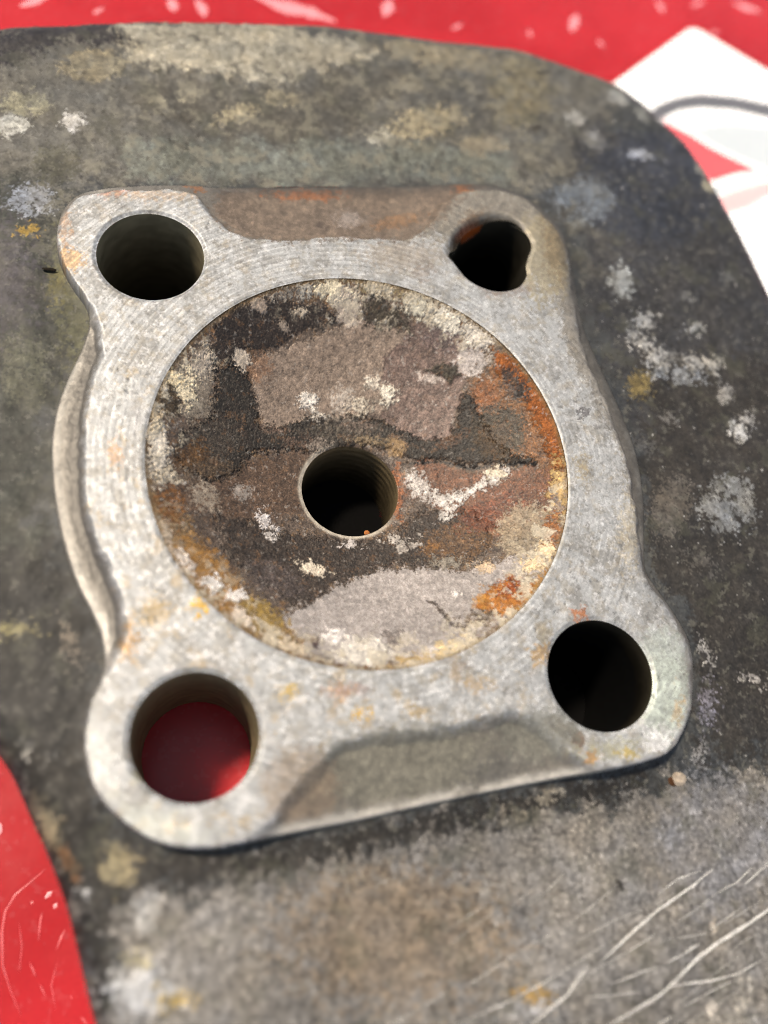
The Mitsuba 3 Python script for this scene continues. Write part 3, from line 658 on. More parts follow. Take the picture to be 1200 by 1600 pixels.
# ---- bores
def bore(key, loop, z0, z1, shade, label, thread=0.0, pitch=1.5, rust=None, added_floor=None, shade_depth=4.0):
    n, m = len(loop), 90 if thread else 40
    zz = np.linspace(z0, z1, m)
    cen = loop.mean(0)
    out = (loop - cen) / np.linalg.norm(loop - cen, axis=1, keepdims=True)
    V, C = [], []
    for k, h in enumerate(zz):
        ph = np.arange(n) / n
        o = thread * (0.5 - 0.5 * np.cos(2 * np.pi * (h / pitch + ph))) * min(1, k / 4) if thread else 0.05 * fb(np.arange(n) * 0.11, np.full(n, h * 0.6), 1.0, 3, 50)
        V.append(np.c_[loop + out * np.reshape(o, (-1, 1)), np.full(n, h)])
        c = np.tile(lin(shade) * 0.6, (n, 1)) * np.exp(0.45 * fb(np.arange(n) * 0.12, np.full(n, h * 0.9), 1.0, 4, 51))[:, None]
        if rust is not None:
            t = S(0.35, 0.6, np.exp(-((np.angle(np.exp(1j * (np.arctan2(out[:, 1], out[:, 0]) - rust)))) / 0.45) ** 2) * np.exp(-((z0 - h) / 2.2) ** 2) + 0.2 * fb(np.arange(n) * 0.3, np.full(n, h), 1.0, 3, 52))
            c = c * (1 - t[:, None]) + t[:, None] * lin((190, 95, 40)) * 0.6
        C.append(c * (1 if not added_floor else max(0.04, math.exp(-(z0 - h) / shade_depth))))  # closed bores fade to black with depth, shade put into the colour
    V, C = np.vstack(V), np.vstack(C)
    F = np.array([[k * n + i, (k + 1) * n + i, (k + 1) * n + (i + 1) % n, k * n + (i + 1) % n] for k in range(m - 1) for i in range(n)])
    F = np.vstack([F[:, [0, 2, 1]], F[:, [0, 3, 2]]])
    if added_floor:
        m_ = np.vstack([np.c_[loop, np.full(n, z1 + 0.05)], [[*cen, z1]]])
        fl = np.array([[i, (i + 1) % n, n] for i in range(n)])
        scene[added_floor] = shape_dict(m_ * MM, fl, normals(m_, fl), np.tile(lin((16, 14, 13)) * 0.6, (n + 1, 1)), "black_bore")  # black disc added at the bottom so the bore stays dark
    scene[key] = shape_dict(V * MM, F, normals(V, F), C, "oily_bore")
    tag(key, label)


def ring(c, n=120):
    t = np.arange(n) / n * 2 * np.pi
    return np.c_[c[0] + c[2] * np.cos(t), c[1] + c[2] * np.sin(t)]


bore("cylinder_head__bolt_hole", ring(HOLES["TL"]), ZF - 0.2, 1.0, (150, 140, 112), "clean dark bolt hole in the upper left lug", added_floor="cylinder_head__bolt_hole__floor", shade_depth=9.0)
bore("cylinder_head__bolt_hole_001", TR_HOLE, ZF - 0.2, 1.0, (62, 58, 48), "ragged bolt hole with orange rust inside, upper right lug", rust=2.25, added_floor="cylinder_head__bolt_hole_001__floor")
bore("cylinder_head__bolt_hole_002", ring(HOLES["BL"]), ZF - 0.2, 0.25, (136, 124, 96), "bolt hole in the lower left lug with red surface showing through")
bore("cylinder_head__bolt_hole_003", ring(HOLES["BR"]), ZF - 0.2, 1.0, (74, 68, 54), "black bolt hole in the lower right lug", added_floor="cylinder_head__bolt_hole_003__floor", shade_depth=1.3)

# ---- the dished combustion chamber
x, y, f = region(lambda a, b: np.maximum(np.hypot(a, b) - R_DOME, -circle_sd(a, b, PLUG)), (-20.5, -20.5, 20.5, 20.5), 0.068)
rr = np.hypot(x, y)
s = Surface(x, y, (110, 96, 84), 0.50)
s.lift = 1.45
ph = circle_sd(x, y, PLUG)
# scattered over all of it: ochre bloom, white salts, pale crust near the rim, black pits
zone = fb(x, y, 0.13, 3, 70)


def scatter(mask, color, amount=1.0, relief=0.0):
    a = np.clip(mask, 0, 1) * amount
    s.col[:] = s.col * (1 - a[:, None]) + a[:, None] * lin(color) * s.gain
    s.h[:] = s.h + relief * a


scatter(S(0.10, 0.28, fb(x, y, 0.9, 6, 71, 0.75) + 0.4 * zone - 0.02), (140, 106, 62), 0.45)
scatter(S(0.20, 0.34, fb(x, y, 0.7, 6, 72, 0.75) - 0.3 * zone), (70, 58, 48), 0.55)
th_ = np.degrees(np.arctan2(y, x))
ringz = S(14.5, 19.5, rr) * (1 - 0.9 * S(-8, 2, th_) * S(52, 42, th_)) * (1 - 0.75 * S(100, 108, th_) * S(152, 140, th_)) * (1 - 0.6 * S(-176, -170, th_) * S(-138, -146, th_))
scatter(S(0.16, 0.30, fb(x, y, 1.2, 6, 76, 0.75) + 0.2 * S(16, 19.5, rr) - 0.12), (160, 112, 58), 0.5 * S(13, 18, rr))

s.stain([(-7.60,-15.93),(-5.28,-13.64),(-2.25,-11.49),(2.14,-9.24),(6.43,-8.99),(11.11,-9.48),(14.64,-8.13),(16.95,-7.00),(18.36,-7.23),(17.69,-9.88),(15.15,-13.10),(11.12,-16.21),(4.04,-19.25),(-1.54,-19.45),(-5.38,-18.28)], (176, 168, 162), edge=0.5, soft=0.3, tone=0.2, lift=1.2)
s.stain([(-19.67,-3.35),(-17.04,-4.31),(-14.70,-8.96),(-11.71,-11.62),(-8.17,-15.02),(-4.78,-17.25),(-6.50,-18.71),(-10.88,-17.03),(-15.42,-13.10),(-18.49,-8.69)], (150, 122, 84), edge=0.7, soft=0.5)
s.stain((-13.36,-11.98,1.18,1.56,2.66,-3.02), (176, 128, 62), opacity=0.8, edge=0.7, soft=0.5)
s.stain((-8.73,-15.43,1.85,-1.26,-0.67,-1.28), (172, 142, 70), opacity=0.8, edge=0.6, soft=0.5)
s.stain([(-19.62,-0.09),(-15.84,-1.90),(-10.63,0.92),(-4.31,3.51),(-4.78,-1.41),(-4.73,-3.50),(-9.67,-5.39),(-14.40,-5.50),(-16.60,-6.17),(-18.87,-4.99)], (104, 84, 68), edge=0.5, soft=0.25)
s.stain((-17.45,-5.79,1.33,0.45,0.22,-2.26), (140, 96, 52), speckle=0.5, soft=0.5)
s.stain([(-0.54,16.67),(4.79,16.72),(8.65,16.94),(11.00,15.64),(10.80,10.82),(9.43,4.95),(5.56,5.01),(2.85,7.29),(0.14,8.09),(-2.88,12.84)], (128, 108, 98), edge=0.4)
s.stain((8.18,15.53,1.79,-0.10,0.15,-1.48), (112, 95, 90), soft=0.3)
s.stain([(-10.99,10.83),(-8.20,12.63),(-5.03,14.41),(-0.53,16.56),(4.89,15.86),(2.46,13.38),(2.83,7.62),(0.17,7.43),(-3.78,6.29),(-5.73,5.44),(-7.65,4.61),(-9.46,4.68),(-10.61,7.52)], (156, 138, 122), edge=0.35, relief=0.1, tone=0.28)
s.stain((-10.63,10.32,1.40,0.36,0.10,-1.33), (150, 115, 88), opacity=0.7, soft=0.5)
s.stain((-12.44,10.70,0.82,0.73,0.77,-0.92), (178, 166, 150), relief=0.18, edge=0.4)
s.stain([(6.23,3.98),(10.67,1.57),(15.44,1.46),(19.41,1.51),(19.96,-1.23),(18.39,-3.70),(15.71,-6.12),(12.65,-5.81),(9.25,-3.47),(6.23,0.13)], (118, 78, 54), edge=0.4, soft=0.3)
s.stain([(11.42,10.77),(13.47,12.11),(15.32,10.92),(17.75,7.32),(19.48,3.66),(19.87,0.52),(18.20,0.87),(15.48,2.70),(13.74,5.30),(12.17,8.13)], (130, 87, 48), edge=0.6, soft=0.35, tone=0.25, relief=0.05)
s.stain([(13.45,13.73),(15.16,13.00),(17.80,9.23),(19.54,5.03),(20.08,0.98),(19.15,0.68),(18.41,3.89),(17.31,6.89),(15.48,10.27),(13.78,11.89)], (168, 100, 50), edge=0.45, soft=0.2, relief=0.12, part=5, tone=0.2)
s.stain((15.34,10.61,1.03,-1.06,-0.56,-0.68), (84, 72, 66), speckle=0.4, soft=0.3)
s.stain((16.11,9.22,0.91,-0.17,0.03,-0.77), (72, 66, 62), speckle=0.35, soft=0.3)
s.stain((13.03,9.34,1.33,-0.16,0.07,-1.83), (150, 94, 52), speckle=0.45, soft=0.3, opacity=0.9)
s.stain((-3.48,18.91,1.84,0.26,0.10,-0.89), (230, 218, 188), speckle=0.22, relief=0.15)
s.stain((1.12,19.56,1.45,0.09,0.10,-0.74), (204, 192, 168), speckle=0.35, relief=0.15)
s.stain((-6.41,18.22,1.30,0.26,0.08,-0.73), (190, 184, 170), speckle=0.5, relief=0.15)
s.stain((5.24,18.40,1.69,-0.01,0.16,-1.21), (206, 200, 180), speckle=0.4, relief=0.15)
s.stain((8.65,16.94,1.86,-0.70,-0.28,-0.95), (222, 216, 200), speckle=0.25, relief=0.18)
s.stain((11.65,15.29,1.46,-0.92,-0.51,-0.96), (208, 200, 186), speckle=0.3, relief=0.15)
s.stain((11.26,12.96,1.61,-0.17,0.10,-1.36), (186, 178, 172), speckle=0.35, soft=0.5, opacity=0.85)
s.stain((2.47,19.38,3.95,-0.33,-0.02,-0.53), (176, 158, 118), speckle=0.4, opacity=0.8)
s.stain((-1.66,17.66,1.46,0.17,0.18,-1.67), (172, 160, 148), speckle=0.3, opacity=0.8)
s.stain([(-0.56,18.07),(1.20,18.93),(3.43,18.19),(4.76,17.00),(5.23,15.75),(2.89,15.91),(0.17,16.29)], (74, 66, 52), speckle=0.32, edge=0.6, soft=0.3, relief=0.08)
s.stain([(-15.10,9.80),(-14.85,12.78),(-13.53,14.81),(-10.20,16.70),(-6.62,17.05),(-4.32,17.38),(-2.56,16.65),(-3.15,15.88),(-5.76,15.09),(-7.52,13.91),(-8.85,12.53),(-12.51,11.51),(-13.70,9.09)], (52, 43, 37), edge=0.35, soft=0.12, relief=0.16, part=2, tone=0.12)  # shade of the upper left wall, put in as a dark raised band
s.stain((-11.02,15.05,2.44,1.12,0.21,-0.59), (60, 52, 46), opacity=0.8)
s.stain((-10.77,15.89,0.54,0.57,0.62,-0.41), (168, 152, 136), relief=0.22, edge=0.3)
s.stain((-8.05,14.71,0.34,0.22,0.38,-0.54), (166, 152, 138), relief=0.22, edge=0.2)
s.stain((-6.54,16.29,0.78,0.16,0.04,-0.44), (178, 166, 148), relief=0.2, edge=0.3, speckle=0.3)
s.stain((-8.63,17.33,1.64,0.58,0.14,-0.50), (160, 152, 140), speckle=0.5, relief=0.12)
s.stain([(-19.55,5.02),(-17.82,8.13),(-16.24,10.53),(-15.05,10.70),(-14.68,7.53),(-14.45,4.46),(-16.23,2.88),(-17.48,3.99),(-18.37,2.37)], (150, 138, 122), edge=0.5, soft=0.2, relief=0.12)
s.stain((-18.16,6.67,1.10,-0.48,-0.38,-0.72), (230, 212, 172), speckle=0.15, relief=0.15)
s.stain((-17.06,5.91,0.91,0.18,-0.14,-1.77), (226, 212, 180), speckle=0.22, relief=0.15)
s.stain((-19.11,8.35,0.52,0.06,0.05,-0.55), (200, 165, 80))
s.stain((-15.65,9.01,0.94,0.35,0.11,-1.47), (176, 164, 148), speckle=0.4, relief=0.12)
s.stain((-18.55,4.49,0.86,0.83,0.78,-1.26), (86, 72, 52), speckle=0.2, edge=0.5)
s.stain([(-14.50,9.12),(-13.05,10.39),(-11.44,9.17),(-10.55,7.53),(-9.97,4.56),(-6.91,5.49),(-4.49,6.98),(-2.49,7.00),(0.17,7.43),(2.86,7.09),(4.88,5.95),(7.19,5.15),(9.74,5.35),(10.38,7.61),(10.60,9.88),(11.55,9.61),(12.63,6.76),(13.86,4.61),(15.48,2.83),(17.28,2.35),(17.59,1.74),(13.12,2.49),(11.60,2.21),(8.81,3.18),(6.24,2.80),(3.75,4.13),(0.29,4.60),(-3.64,3.19),(-6.78,2.96),(-10.56,1.88),(-11.54,-0.32),(-13.22,-1.65),(-14.78,-2.10),(-16.33,-1.54),(-17.65,-0.70),(-17.01,1.75),(-15.66,3.08),(-14.40,4.61),(-14.30,7.35)], (54, 49, 42), edge=0.5, freq=1.8, soft=0.08, relief=0.2, part=1, tone=0.22)
s.stain((-14.67,1.79,2.84,2.02,0.98,-2.19), (82, 74, 64), speckle=0.5, soft=0.4, edge=0.8, opacity=0.8)
s.stain([(-15.99,-1.49),(-14.81,-1.77),(-14.08,-2.03),(-13.19,-1.17),(-11.54,-0.32),(-11.53,-0.59),(-13.17,-1.50),(-14.05,-2.42),(-14.90,-2.14),(-16.02,-1.77)], (22, 19, 17), edge=0.12, soft=0.04)
s.stain([(5.60,2.79),(8.81,2.98),(11.60,2.07),(15.47,2.15),(17.60,1.88),(17.58,1.54),(15.46,1.80),(11.59,1.72),(8.80,2.63),(5.60,2.51)], (24, 20, 17), edge=0.12, soft=0.04, speckle=0.3)  # thin shadow under the crust's lower edge, put into the colour
s.stain((-5.64,3.84,2.21,0.54,0.08,-0.60), (104, 84, 70), speckle=0.5, edge=0.3)
s.stain((0.23,6.23,2.26,0.17,0.03,-0.81), (122, 106, 94), speckle=0.5, edge=0.4)
s.stain((4.38,4.98,0.99,-0.35,-0.17,-0.52), (130, 104, 80), speckle=0.45, edge=0.3)
s.stain((-8.30,4.67,1.55,0.31,0.03,-0.53), (120, 100, 86), speckle=0.5, edge=0.3)
s.stain((-2.48,6.80,1.73,0.20,0.02,-0.47), (150, 138, 124), speckle=0.55, edge=0.3)
s.stain((9.43,4.95,1.76,0.60,0.22,-0.65), (104, 78, 58), speckle=0.5, edge=0.4)
s.stain((14.22,5.52,2.50,0.68,0.86,-2.93), (66, 58, 44), speckle=0.42, soft=0.35, edge=0.7)
s.stain((-15.97,-0.29,1.49,0.49,0.15,-1.81), (108, 78, 44), speckle=0.35, soft=0.4, opacity=0.9)
s.stain((-14.16,-1.04,2.37,0.66,0.08,-1.05), (92, 76, 58), speckle=0.35, soft=0.4, opacity=0.9)
s.stain((13.74,4.63,1.33,0.71,0.87,-1.88), (84, 66, 44), speckle=0.4, soft=0.4, opacity=0.9)
s.stain((3.06,9.74,0.93,0.04,0.06,-1.04), (222, 214, 196), speckle=0.25, relief=0.2)
s.stain((1.45,10.81,0.80,0.05,0.04,-0.64), (206, 196, 180), speckle=0.35, relief=0.15)
s.stain((0.12,8.42,1.47,0.12,0.05,-0.92), (196, 186, 168), speckle=0.45, relief=0.18)
s.stain((-5.23,8.17,0.92,0.15,0.06,-0.91), (208, 202, 192), speckle=0.25, relief=0.18)
s.stain((-3.82,6.95,0.93,0.13,0.03,-0.59), (190, 182, 170), speckle=0.5, relief=0.12)
s.stain((-1.59,8.90,1.34,0.15,0.08,-1.44), (168, 158, 146), speckle=0.5)
s.stain((7.36,11.61,1.17,-0.03,0.03,-0.51), (176, 164, 154), speckle=0.4)
s.stain([(6.78,12.37),(8.42,13.01),(9.84,12.76),(10.18,11.62),(9.34,10.91),(8.52,11.71),(7.60,11.86)], (66, 60, 46), edge=0.25, relief=0.18, part=3)
s.stain((-1.75,5.55,4.65,0.39,0.04,-0.95), (92, 84, 72), speckle=0.55, opacity=0.8)
s.stain((-18.86,-0.73,0.89,0.46,0.47,-2.68), (226, 216, 198), speckle=0.22, relief=0.18, edge=0.6)
s.stain((-17.88,-2.96,0.97,0.35,0.08,-0.89), (198, 186, 164), speckle=0.4, relief=0.15)
s.stain((-19.27,1.98,0.48,0.21,0.09,-0.98), (214, 194, 160), speckle=0.2, relief=0.12)
s.stain((-16.78,1.06,0.67,0.24,0.09,-1.01), (66, 60, 54), speckle=0.3)
s.stain([(-13.55,-5.27),(-9.66,-5.59),(-7.18,-5.97),(-4.68,-6.17),(-2.16,-6.16),(0.49,-6.36),(4.20,-5.04),(6.81,-2.43),(9.28,-2.90),(11.71,-2.89),(13.35,-4.44),(12.87,-6.54),(10.65,-8.39),(7.65,-8.86),(4.03,-8.46),(2.14,-9.24),(0.24,-10.26),(-2.23,-11.07),(-3.48,-12.71),(-4.93,-13.94),(-6.45,-13.45),(-7.75,-12.41),(-9.89,-11.27),(-12.32,-9.04)], (66, 57, 49), edge=0.7, soft=0.25, relief=0.14, part=4, tone=0.4, speckle=0.24)
s.stain((-7.66,-11.24,2.70,-1.09,-0.59,-1.63), (96, 86, 82), speckle=0.45, soft=0.5, opacity=0.8)
s.stain((10.29,-6.02,4.02,0.99,0.28,-2.22), (118, 88, 58), speckle=0.5, soft=0.5, opacity=0.8)
s.stain((13.47,-3.03,3.19,1.40,0.49,-1.73), (122, 70, 46), speckle=0.35, soft=0.5, opacity=0.85)
s.stain((5.59,-0.23,2.54,-0.01,-0.02,-1.42), (118, 82, 60), speckle=0.5, opacity=0.7)
s.stain([(5.08,1.38),(6.25,1.68),(7.63,-0.16),(9.37,-0.63),(11.54,-0.18),(13.09,1.10),(14.76,1.90),(15.44,1.32),(14.23,0.07),(12.42,-0.67),(10.24,-2.09),(9.55,-3.63),(7.99,-4.01),(8.69,-2.39),(7.35,-1.44),(5.91,-0.44)], (196, 190, 182), speckle=0.42, grain=3.2, edge=0.4, relief=0.14)
s.stain((6.55,0.13,1.42,-1.38,-0.75,-0.98), (188, 180, 172), speckle=0.5, grain=3.2, relief=0.1)
s.stain((13.98,1.15,0.81,-0.10,-0.03,-0.70), (206, 194, 172), speckle=0.2, relief=0.1)
s.stain((-8.76,-5.00,0.47,0.40,0.53,-0.86), (206, 200, 196), speckle=0.2, relief=0.14)
s.stain((-8.10,-6.27,0.43,0.07,0.02,-0.55), (196, 190, 184), relief=0.1)
s.stain((-4.17,-9.74,1.15,-0.35,-0.19,-0.61), (204, 192, 172), speckle=0.2, relief=0.12)
s.stain((-11.04,-2.59,0.97,0.22,0.05,-0.95), (160, 150, 140), speckle=0.45)
s.stain((-14.53,-3.84,0.90,1.21,1.21,-1.22), (170, 156, 138), speckle=0.55)
s.stain((-0.59,-6.72,0.57,0.04,-0.01,-0.35), (196, 188, 182), relief=0.1)
s.stain((3.54,-5.77,0.63,0.02,-0.01,-0.36), (180, 172, 162), speckle=0.3, relief=0.1)
s.stain((6.02,-6.15,0.43,0.00,-0.03,-0.50), (170, 162, 152), relief=0.12)
s.stain((4.62,-6.67,0.56,0.01,-0.03,-0.57), (168, 160, 150), speckle=0.3, relief=0.1)
s.stain((7.33,-6.79,0.61,-0.01,-0.04,-0.57), (150, 106, 56), speckle=0.2)
s.stain((8.88,-8.46,1.76,-0.07,-0.06,-0.64), (150, 142, 128), speckle=0.4, relief=0.1)
s.stain((12.02,-8.97,0.78,-0.06,-0.08,-0.63), (196, 172, 142), speckle=0.3, relief=0.12)
s.stain((14.97,-5.32,0.76,-0.09,-0.07,-0.70), (206, 172, 140), speckle=0.35, relief=0.12)
s.stain((16.06,-5.46,1.90,2.31,1.53,-2.28), (168, 152, 126), speckle=0.4, opacity=0.85, soft=0.6)
s.stain((19.22,-1.41,0.71,-0.15,-0.30,-3.10), (206, 172, 112), speckle=0.3, relief=0.12)
s.stain((18.87,-3.09,0.50,-0.10,-0.10,-0.97), (150, 132, 118), speckle=0.3)
s.stain((18.25,-5.80,0.67,-0.29,-0.47,-1.73), (166, 108, 58), speckle=0.2, edge=0.5, relief=0.1)
s.stain((17.34,-7.91,0.75,-0.12,-0.15,-0.97), (226, 204, 164), speckle=0.15, relief=0.15)
s.stain((16.21,-9.17,1.03,0.34,0.08,-0.81), (220, 196, 156), speckle=0.25, relief=0.15)
s.stain((13.93,-12.64,3.22,2.90,0.62,-1.27), (150, 130, 96), speckle=0.5, soft=0.5, opacity=0.8)
s.stain([(10.74,-12.90),(12.46,-11.12),(14.24,-10.21),(14.84,-11.12),(16.32,-11.51),(15.99,-12.57),(13.60,-14.34),(12.12,-14.36),(10.91,-13.88)], (186, 122, 58), edge=0.35, soft=0.2, relief=0.14, part=6, tone=0.2)
s.stain((14.04,-11.46,0.92,0.54,0.22,-0.87), (160, 86, 44), speckle=0.2, soft=0.4)
s.stain((16.50,-11.50,1.33,1.51,0.36,-0.29), (196, 140, 62), speckle=0.2)
s.stain((11.34,-12.65,0.54,-0.03,-0.16,-0.96), (216, 160, 80), speckle=0.3, opacity=0.7)
s.stain((10.61,-14.69,1.85,0.69,0.09,-0.90), (118, 102, 84), speckle=0.45, soft=0.4)
s.stain((9.20,-11.86,0.34,-0.01,-0.04,-0.28), (214, 208, 200), relief=0.08, edge=0.25)
s.stain([(6.33,-12.51),(7.25,-12.65),(7.92,-13.70),(8.35,-14.61),(8.69,-15.30),(8.33,-15.43),(7.72,-14.32),(7.06,-13.21)], (88, 78, 70), edge=0.15, speckle=0.2, soft=0.06)
s.stain((7.63,-17.56,1.88,0.65,0.06,-0.75), (220, 198, 152), speckle=0.3, relief=0.15)
s.stain((5.78,-18.07,0.66,-0.00,-0.14,-0.78), (196, 190, 184), speckle=0.3, relief=0.12)
s.stain((4.10,-18.86,2.23,0.28,-0.05,-0.64), (196, 168, 118), speckle=0.4)
s.stain((-0.00,-18.08,2.61,0.10,-0.17,-1.55), (222, 216, 204), speckle=0.42, relief=0.12)
s.stain((-2.18,-16.70,1.16,0.08,-0.04,-0.66), (228, 222, 216), speckle=0.25, relief=0.15)
s.stain((-6.49,-17.94,1.69,-0.75,-0.24,-0.61), (206, 190, 164), speckle=0.35, relief=0.14)
s.stain((-10.40,-15.69,0.87,-0.70,-0.40,-0.67), (216, 202, 184), speckle=0.3, relief=0.15)
s.stain((-11.16,-13.52,0.89,0.16,0.03,-0.66), (232, 226, 218), speckle=0.25, relief=0.16)
s.stain((-13.20,-12.74,0.76,0.17,0.06,-0.91), (236, 230, 222), speckle=0.2, relief=0.18)
s.stain((-15.59,-11.22,0.51,0.54,0.75,-1.18), (216, 204, 190), speckle=0.35, relief=0.16)
s.stain((-17.25,-9.39,0.43,0.29,0.51,-1.51), (196, 178, 156), speckle=0.35, relief=0.14)
s.stain((-4.10,-17.32,0.57,0.05,-0.03,-0.59), (92, 74, 72), edge=0.3)
s.stain((2.99,-16.78,0.91,0.02,-0.15,-1.19), (140, 130, 122), speckle=0.45)
s.stain((4.30,-0.62,0.58,0.05,0.08,-2.98), (160, 98, 56), speckle=0.35, edge=0.4)
s.stain((4.14,4.28,0.92,-0.53,-0.44,-0.86), (172, 142, 102), speckle=0.35, edge=0.3)
s.stain((1.28,4.82,1.99,0.12,0.02,-0.55), (150, 130, 100), speckle=0.45, edge=0.3)
s.stain((-3.64,3.26,1.32,0.17,0.05,-1.37), (140, 128, 116), speckle=0.5)
notclean = 1 - 0.75 * S(0.3, 0.6, s.col.mean(1) / lin((172, 164, 158)).mean() / s.gain)
scatter(S(0.10, 0.24, fb(x, y, 0.55, 6, 73, 0.75) + 0.22 * ringz - 0.12 + 0.2 * fb(x, y, 0.2, 2, 77)), (238, 226, 200), 0.8 * ringz, 0.10)
scatter(S(0.30, 0.40, fb(x, y, 1.5, 5, 74, 0.8) + 0.10 * ringz), (236, 230, 220), 0.7 * notclean * (0.25 + 0.75 * S(0.035, 0.09, s.col.mean(1))), 0.08)
scatter(S(0.27, 0.36, fb(x, y, 2.0, 4, 75, 0.8)), (48, 40, 34), 0.6 * notclean, -0.05)
scatter(S(0.17, 0.28, fb(x, y, 1.1, 6, 78, 0.78) + 0.25 * fb(x, y, 0.2, 2, 79)), (64, 52, 44), 0.5 * notclean)
scatter(S(0.22, 0.34, fb(x, y, 0.9, 6, 80, 0.78)), (128, 96, 66), 0.45 * notclean)
n1, n2, n3, n4 = fb(x, y, 0.8, 4, 61, 0.65), fb(x, y, 2.6, 3, 62, 0.7), fb(x, y, 6.0, 2, 63), fb(x, y, 0.25, 3, 64)
fine = np.random.default_rng(5).normal(size=len(x))
calm = 1 - 0.55 * S(0.5, 0.8, s.col.mean(1) / (lin((168, 160, 154)).mean() * s.gain))
s.col *= np.exp(0.2 * n4 + (0.45 * n1 + 0.6 * n2 + 0.6 * n3 + 0.14 * fine) * calm)[:, None]
rim = np.exp(-((R_DOME - rr) / 0.28) ** 2) * (0.55 + 0.35 * n1)
s.col = s.col * (1 - rim[:, None]) + rim[:, None] * lin((128, 105, 68)) * 0.6
lip = np.exp(-((ph - 0.16) / 0.2) ** 2) * 1.2 * np.clip(0.75 + 0.5 * n1, 0, 1) * S(-0.6, 0.5, np.cos(np.arctan2(y - PLUG[1], x - PLUG[0]) + 2.4))
s.col = s.col * (1 - lip[:, None]) + lip[:, None] * lin((232, 222, 202)) * s.gain * 1.2
z = ZF - 0.3 - (np.sqrt(RS**2 - np.minimum(rr, R_DOME) ** 2) - math.sqrt(RS**2 - R_DOME**2))
z = z + s.h + 0.05 * n1 + 0.026 * n2 + 0.012 * n3 + 0.003 * fine - 0.15 * (1 - S(0, 0.3, ph))
names = {1: "cylinder_head__combustion_chamber__carbon_deposit", 2: "cylinder_head__combustion_chamber__painted_shade_001", 3: "cylinder_head__combustion_chamber__carbon_deposit_002",
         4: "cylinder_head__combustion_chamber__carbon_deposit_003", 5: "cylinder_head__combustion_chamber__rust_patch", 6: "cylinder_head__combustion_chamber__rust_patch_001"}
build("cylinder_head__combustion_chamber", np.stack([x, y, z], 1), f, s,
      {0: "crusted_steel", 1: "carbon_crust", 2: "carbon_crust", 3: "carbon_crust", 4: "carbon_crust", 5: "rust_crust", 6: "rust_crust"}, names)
tag("cylinder_head__combustion_chamber", "round dished chamber crusted with brown, black, white and orange corrosion")
tag(names[1], "black carbon crust band above the central hole")
tag(names[2], "dark brown band of painted shade along the upper left rim")
tag(names[3], "small dark curled flake right of the pale brown plateau")
tag(names[4], "speckled dark brown carbon below the central hole")
tag(names[5], "orange rust along the right rim")
tag(names[6], "bright orange rust patch near the lower right rim")
zp = ZF - 0.3 - (math.sqrt(RS**2 - PLUG[2] ** 2) - math.sqrt(RS**2 - R_DOME**2))
bore("cylinder_head__combustion_chamber__plug_hole", ring(PLUG), zp - 0.12, 0.8, (140, 124, 94), "threaded spark plug hole in the middle of the rusty chamber", thread=0.09, pitch=1.1, added_floor="cylinder_head__combustion_chamber__added_hole_floor", shade_depth=4.0)
# the short wall between the machined face and the chamber's rim
loop = ring((0, 0, R_DOME), 400)
V = np.vstack([np.c_[loop, np.full(400, ZF - 0.06)], np.c_[loop, np.full(400, ZF - 0.42)]])
F = np.array([[i, 400 + i, 400 + (i + 1) % 400, (i + 1) % 400] for i in range(400)])
F = np.vstack([F[:, [0, 2, 1]], F[:, [0, 3, 2]]])
scene["cylinder_head__combustion_chamber__rim_step"] = shape_dict(V * MM, F, normals(V, F), np.tile(lin((120, 100, 70)) * 0.6, (len(V), 1)), "crusted_steel")

# ------------------------------------------------------------------ grit and bits lying on the plate
def crumb(key, c, r, color, label, cat, seed, squash=(1, 1, 0.8), bsdf="dull_dirt"):
    m = trimesh.creation.icosphere(4, 1.0)
    v = m.vertices * (1 + 0.28 * fb(m.vertices[:, 0] + 2 * m.vertices[:, 2], m.vertices[:, 1] - m.vertices[:, 2], 1.1, 4, seed))[:, None]
    v = v * np.array(squash) * r + np.array(c)
    col = lin(color) * 0.62 * np.exp(0.4 * fb(v[:, 0], v[:, 1] + v[:, 2], 3.0, 3, seed + 1))[:, None]
    scene[key] = shape_dict(v * MM, m.faces, normals(v, m.faces), col, bsdf)
    tag(key, label, cat)


crumb("grit", (29.23, -28.29, 13.50), 0.68, (186, 172, 154), "tan grain of grit beside the lower right lug", "grit", 5, squash=(1,0.9,0.8))
crumb("grit_001", (28.64, -28.46, 13.40), 0.42, (84, 56, 34), "dark brown grain of grit touching the tan grain", "grit", 8)
crumb("dirt_fibre", (-30.95, 17.90, 14.25), 0.50, (40, 34, 24), "short dark fibre of dirt at the left edge of the upper left lug", "dirt", 11, squash=(1.3,0.32,0.3))
crumb("rust_crumb", (1.27, -5.12, 9.30), 0.26, (190, 120, 66), "tiny orange crumb on the lower rim of the central hole", "rust crumb", 14)

# ------------------------------------------------------------------ the sticker on the red surface
STK = np.array([(55.94,89.77),(26.69,59.80),(49.80,18.84),(91.06,69.53)])


def flat(key, loop, z0, z1, bsdf, label=None, cat=None):
    from shapely.geometry import Polygon
    m = trimesh.creation.extrude_polygon(Polygon(loop).buffer(0), z1 - z0, engine="earcut")
    m.apply_translation((0, 0, z0))
    m.apply_scale(MM)
    scene[key] = mikit.ply(m, bsdf)
    if label:
        tag(key, label, cat)


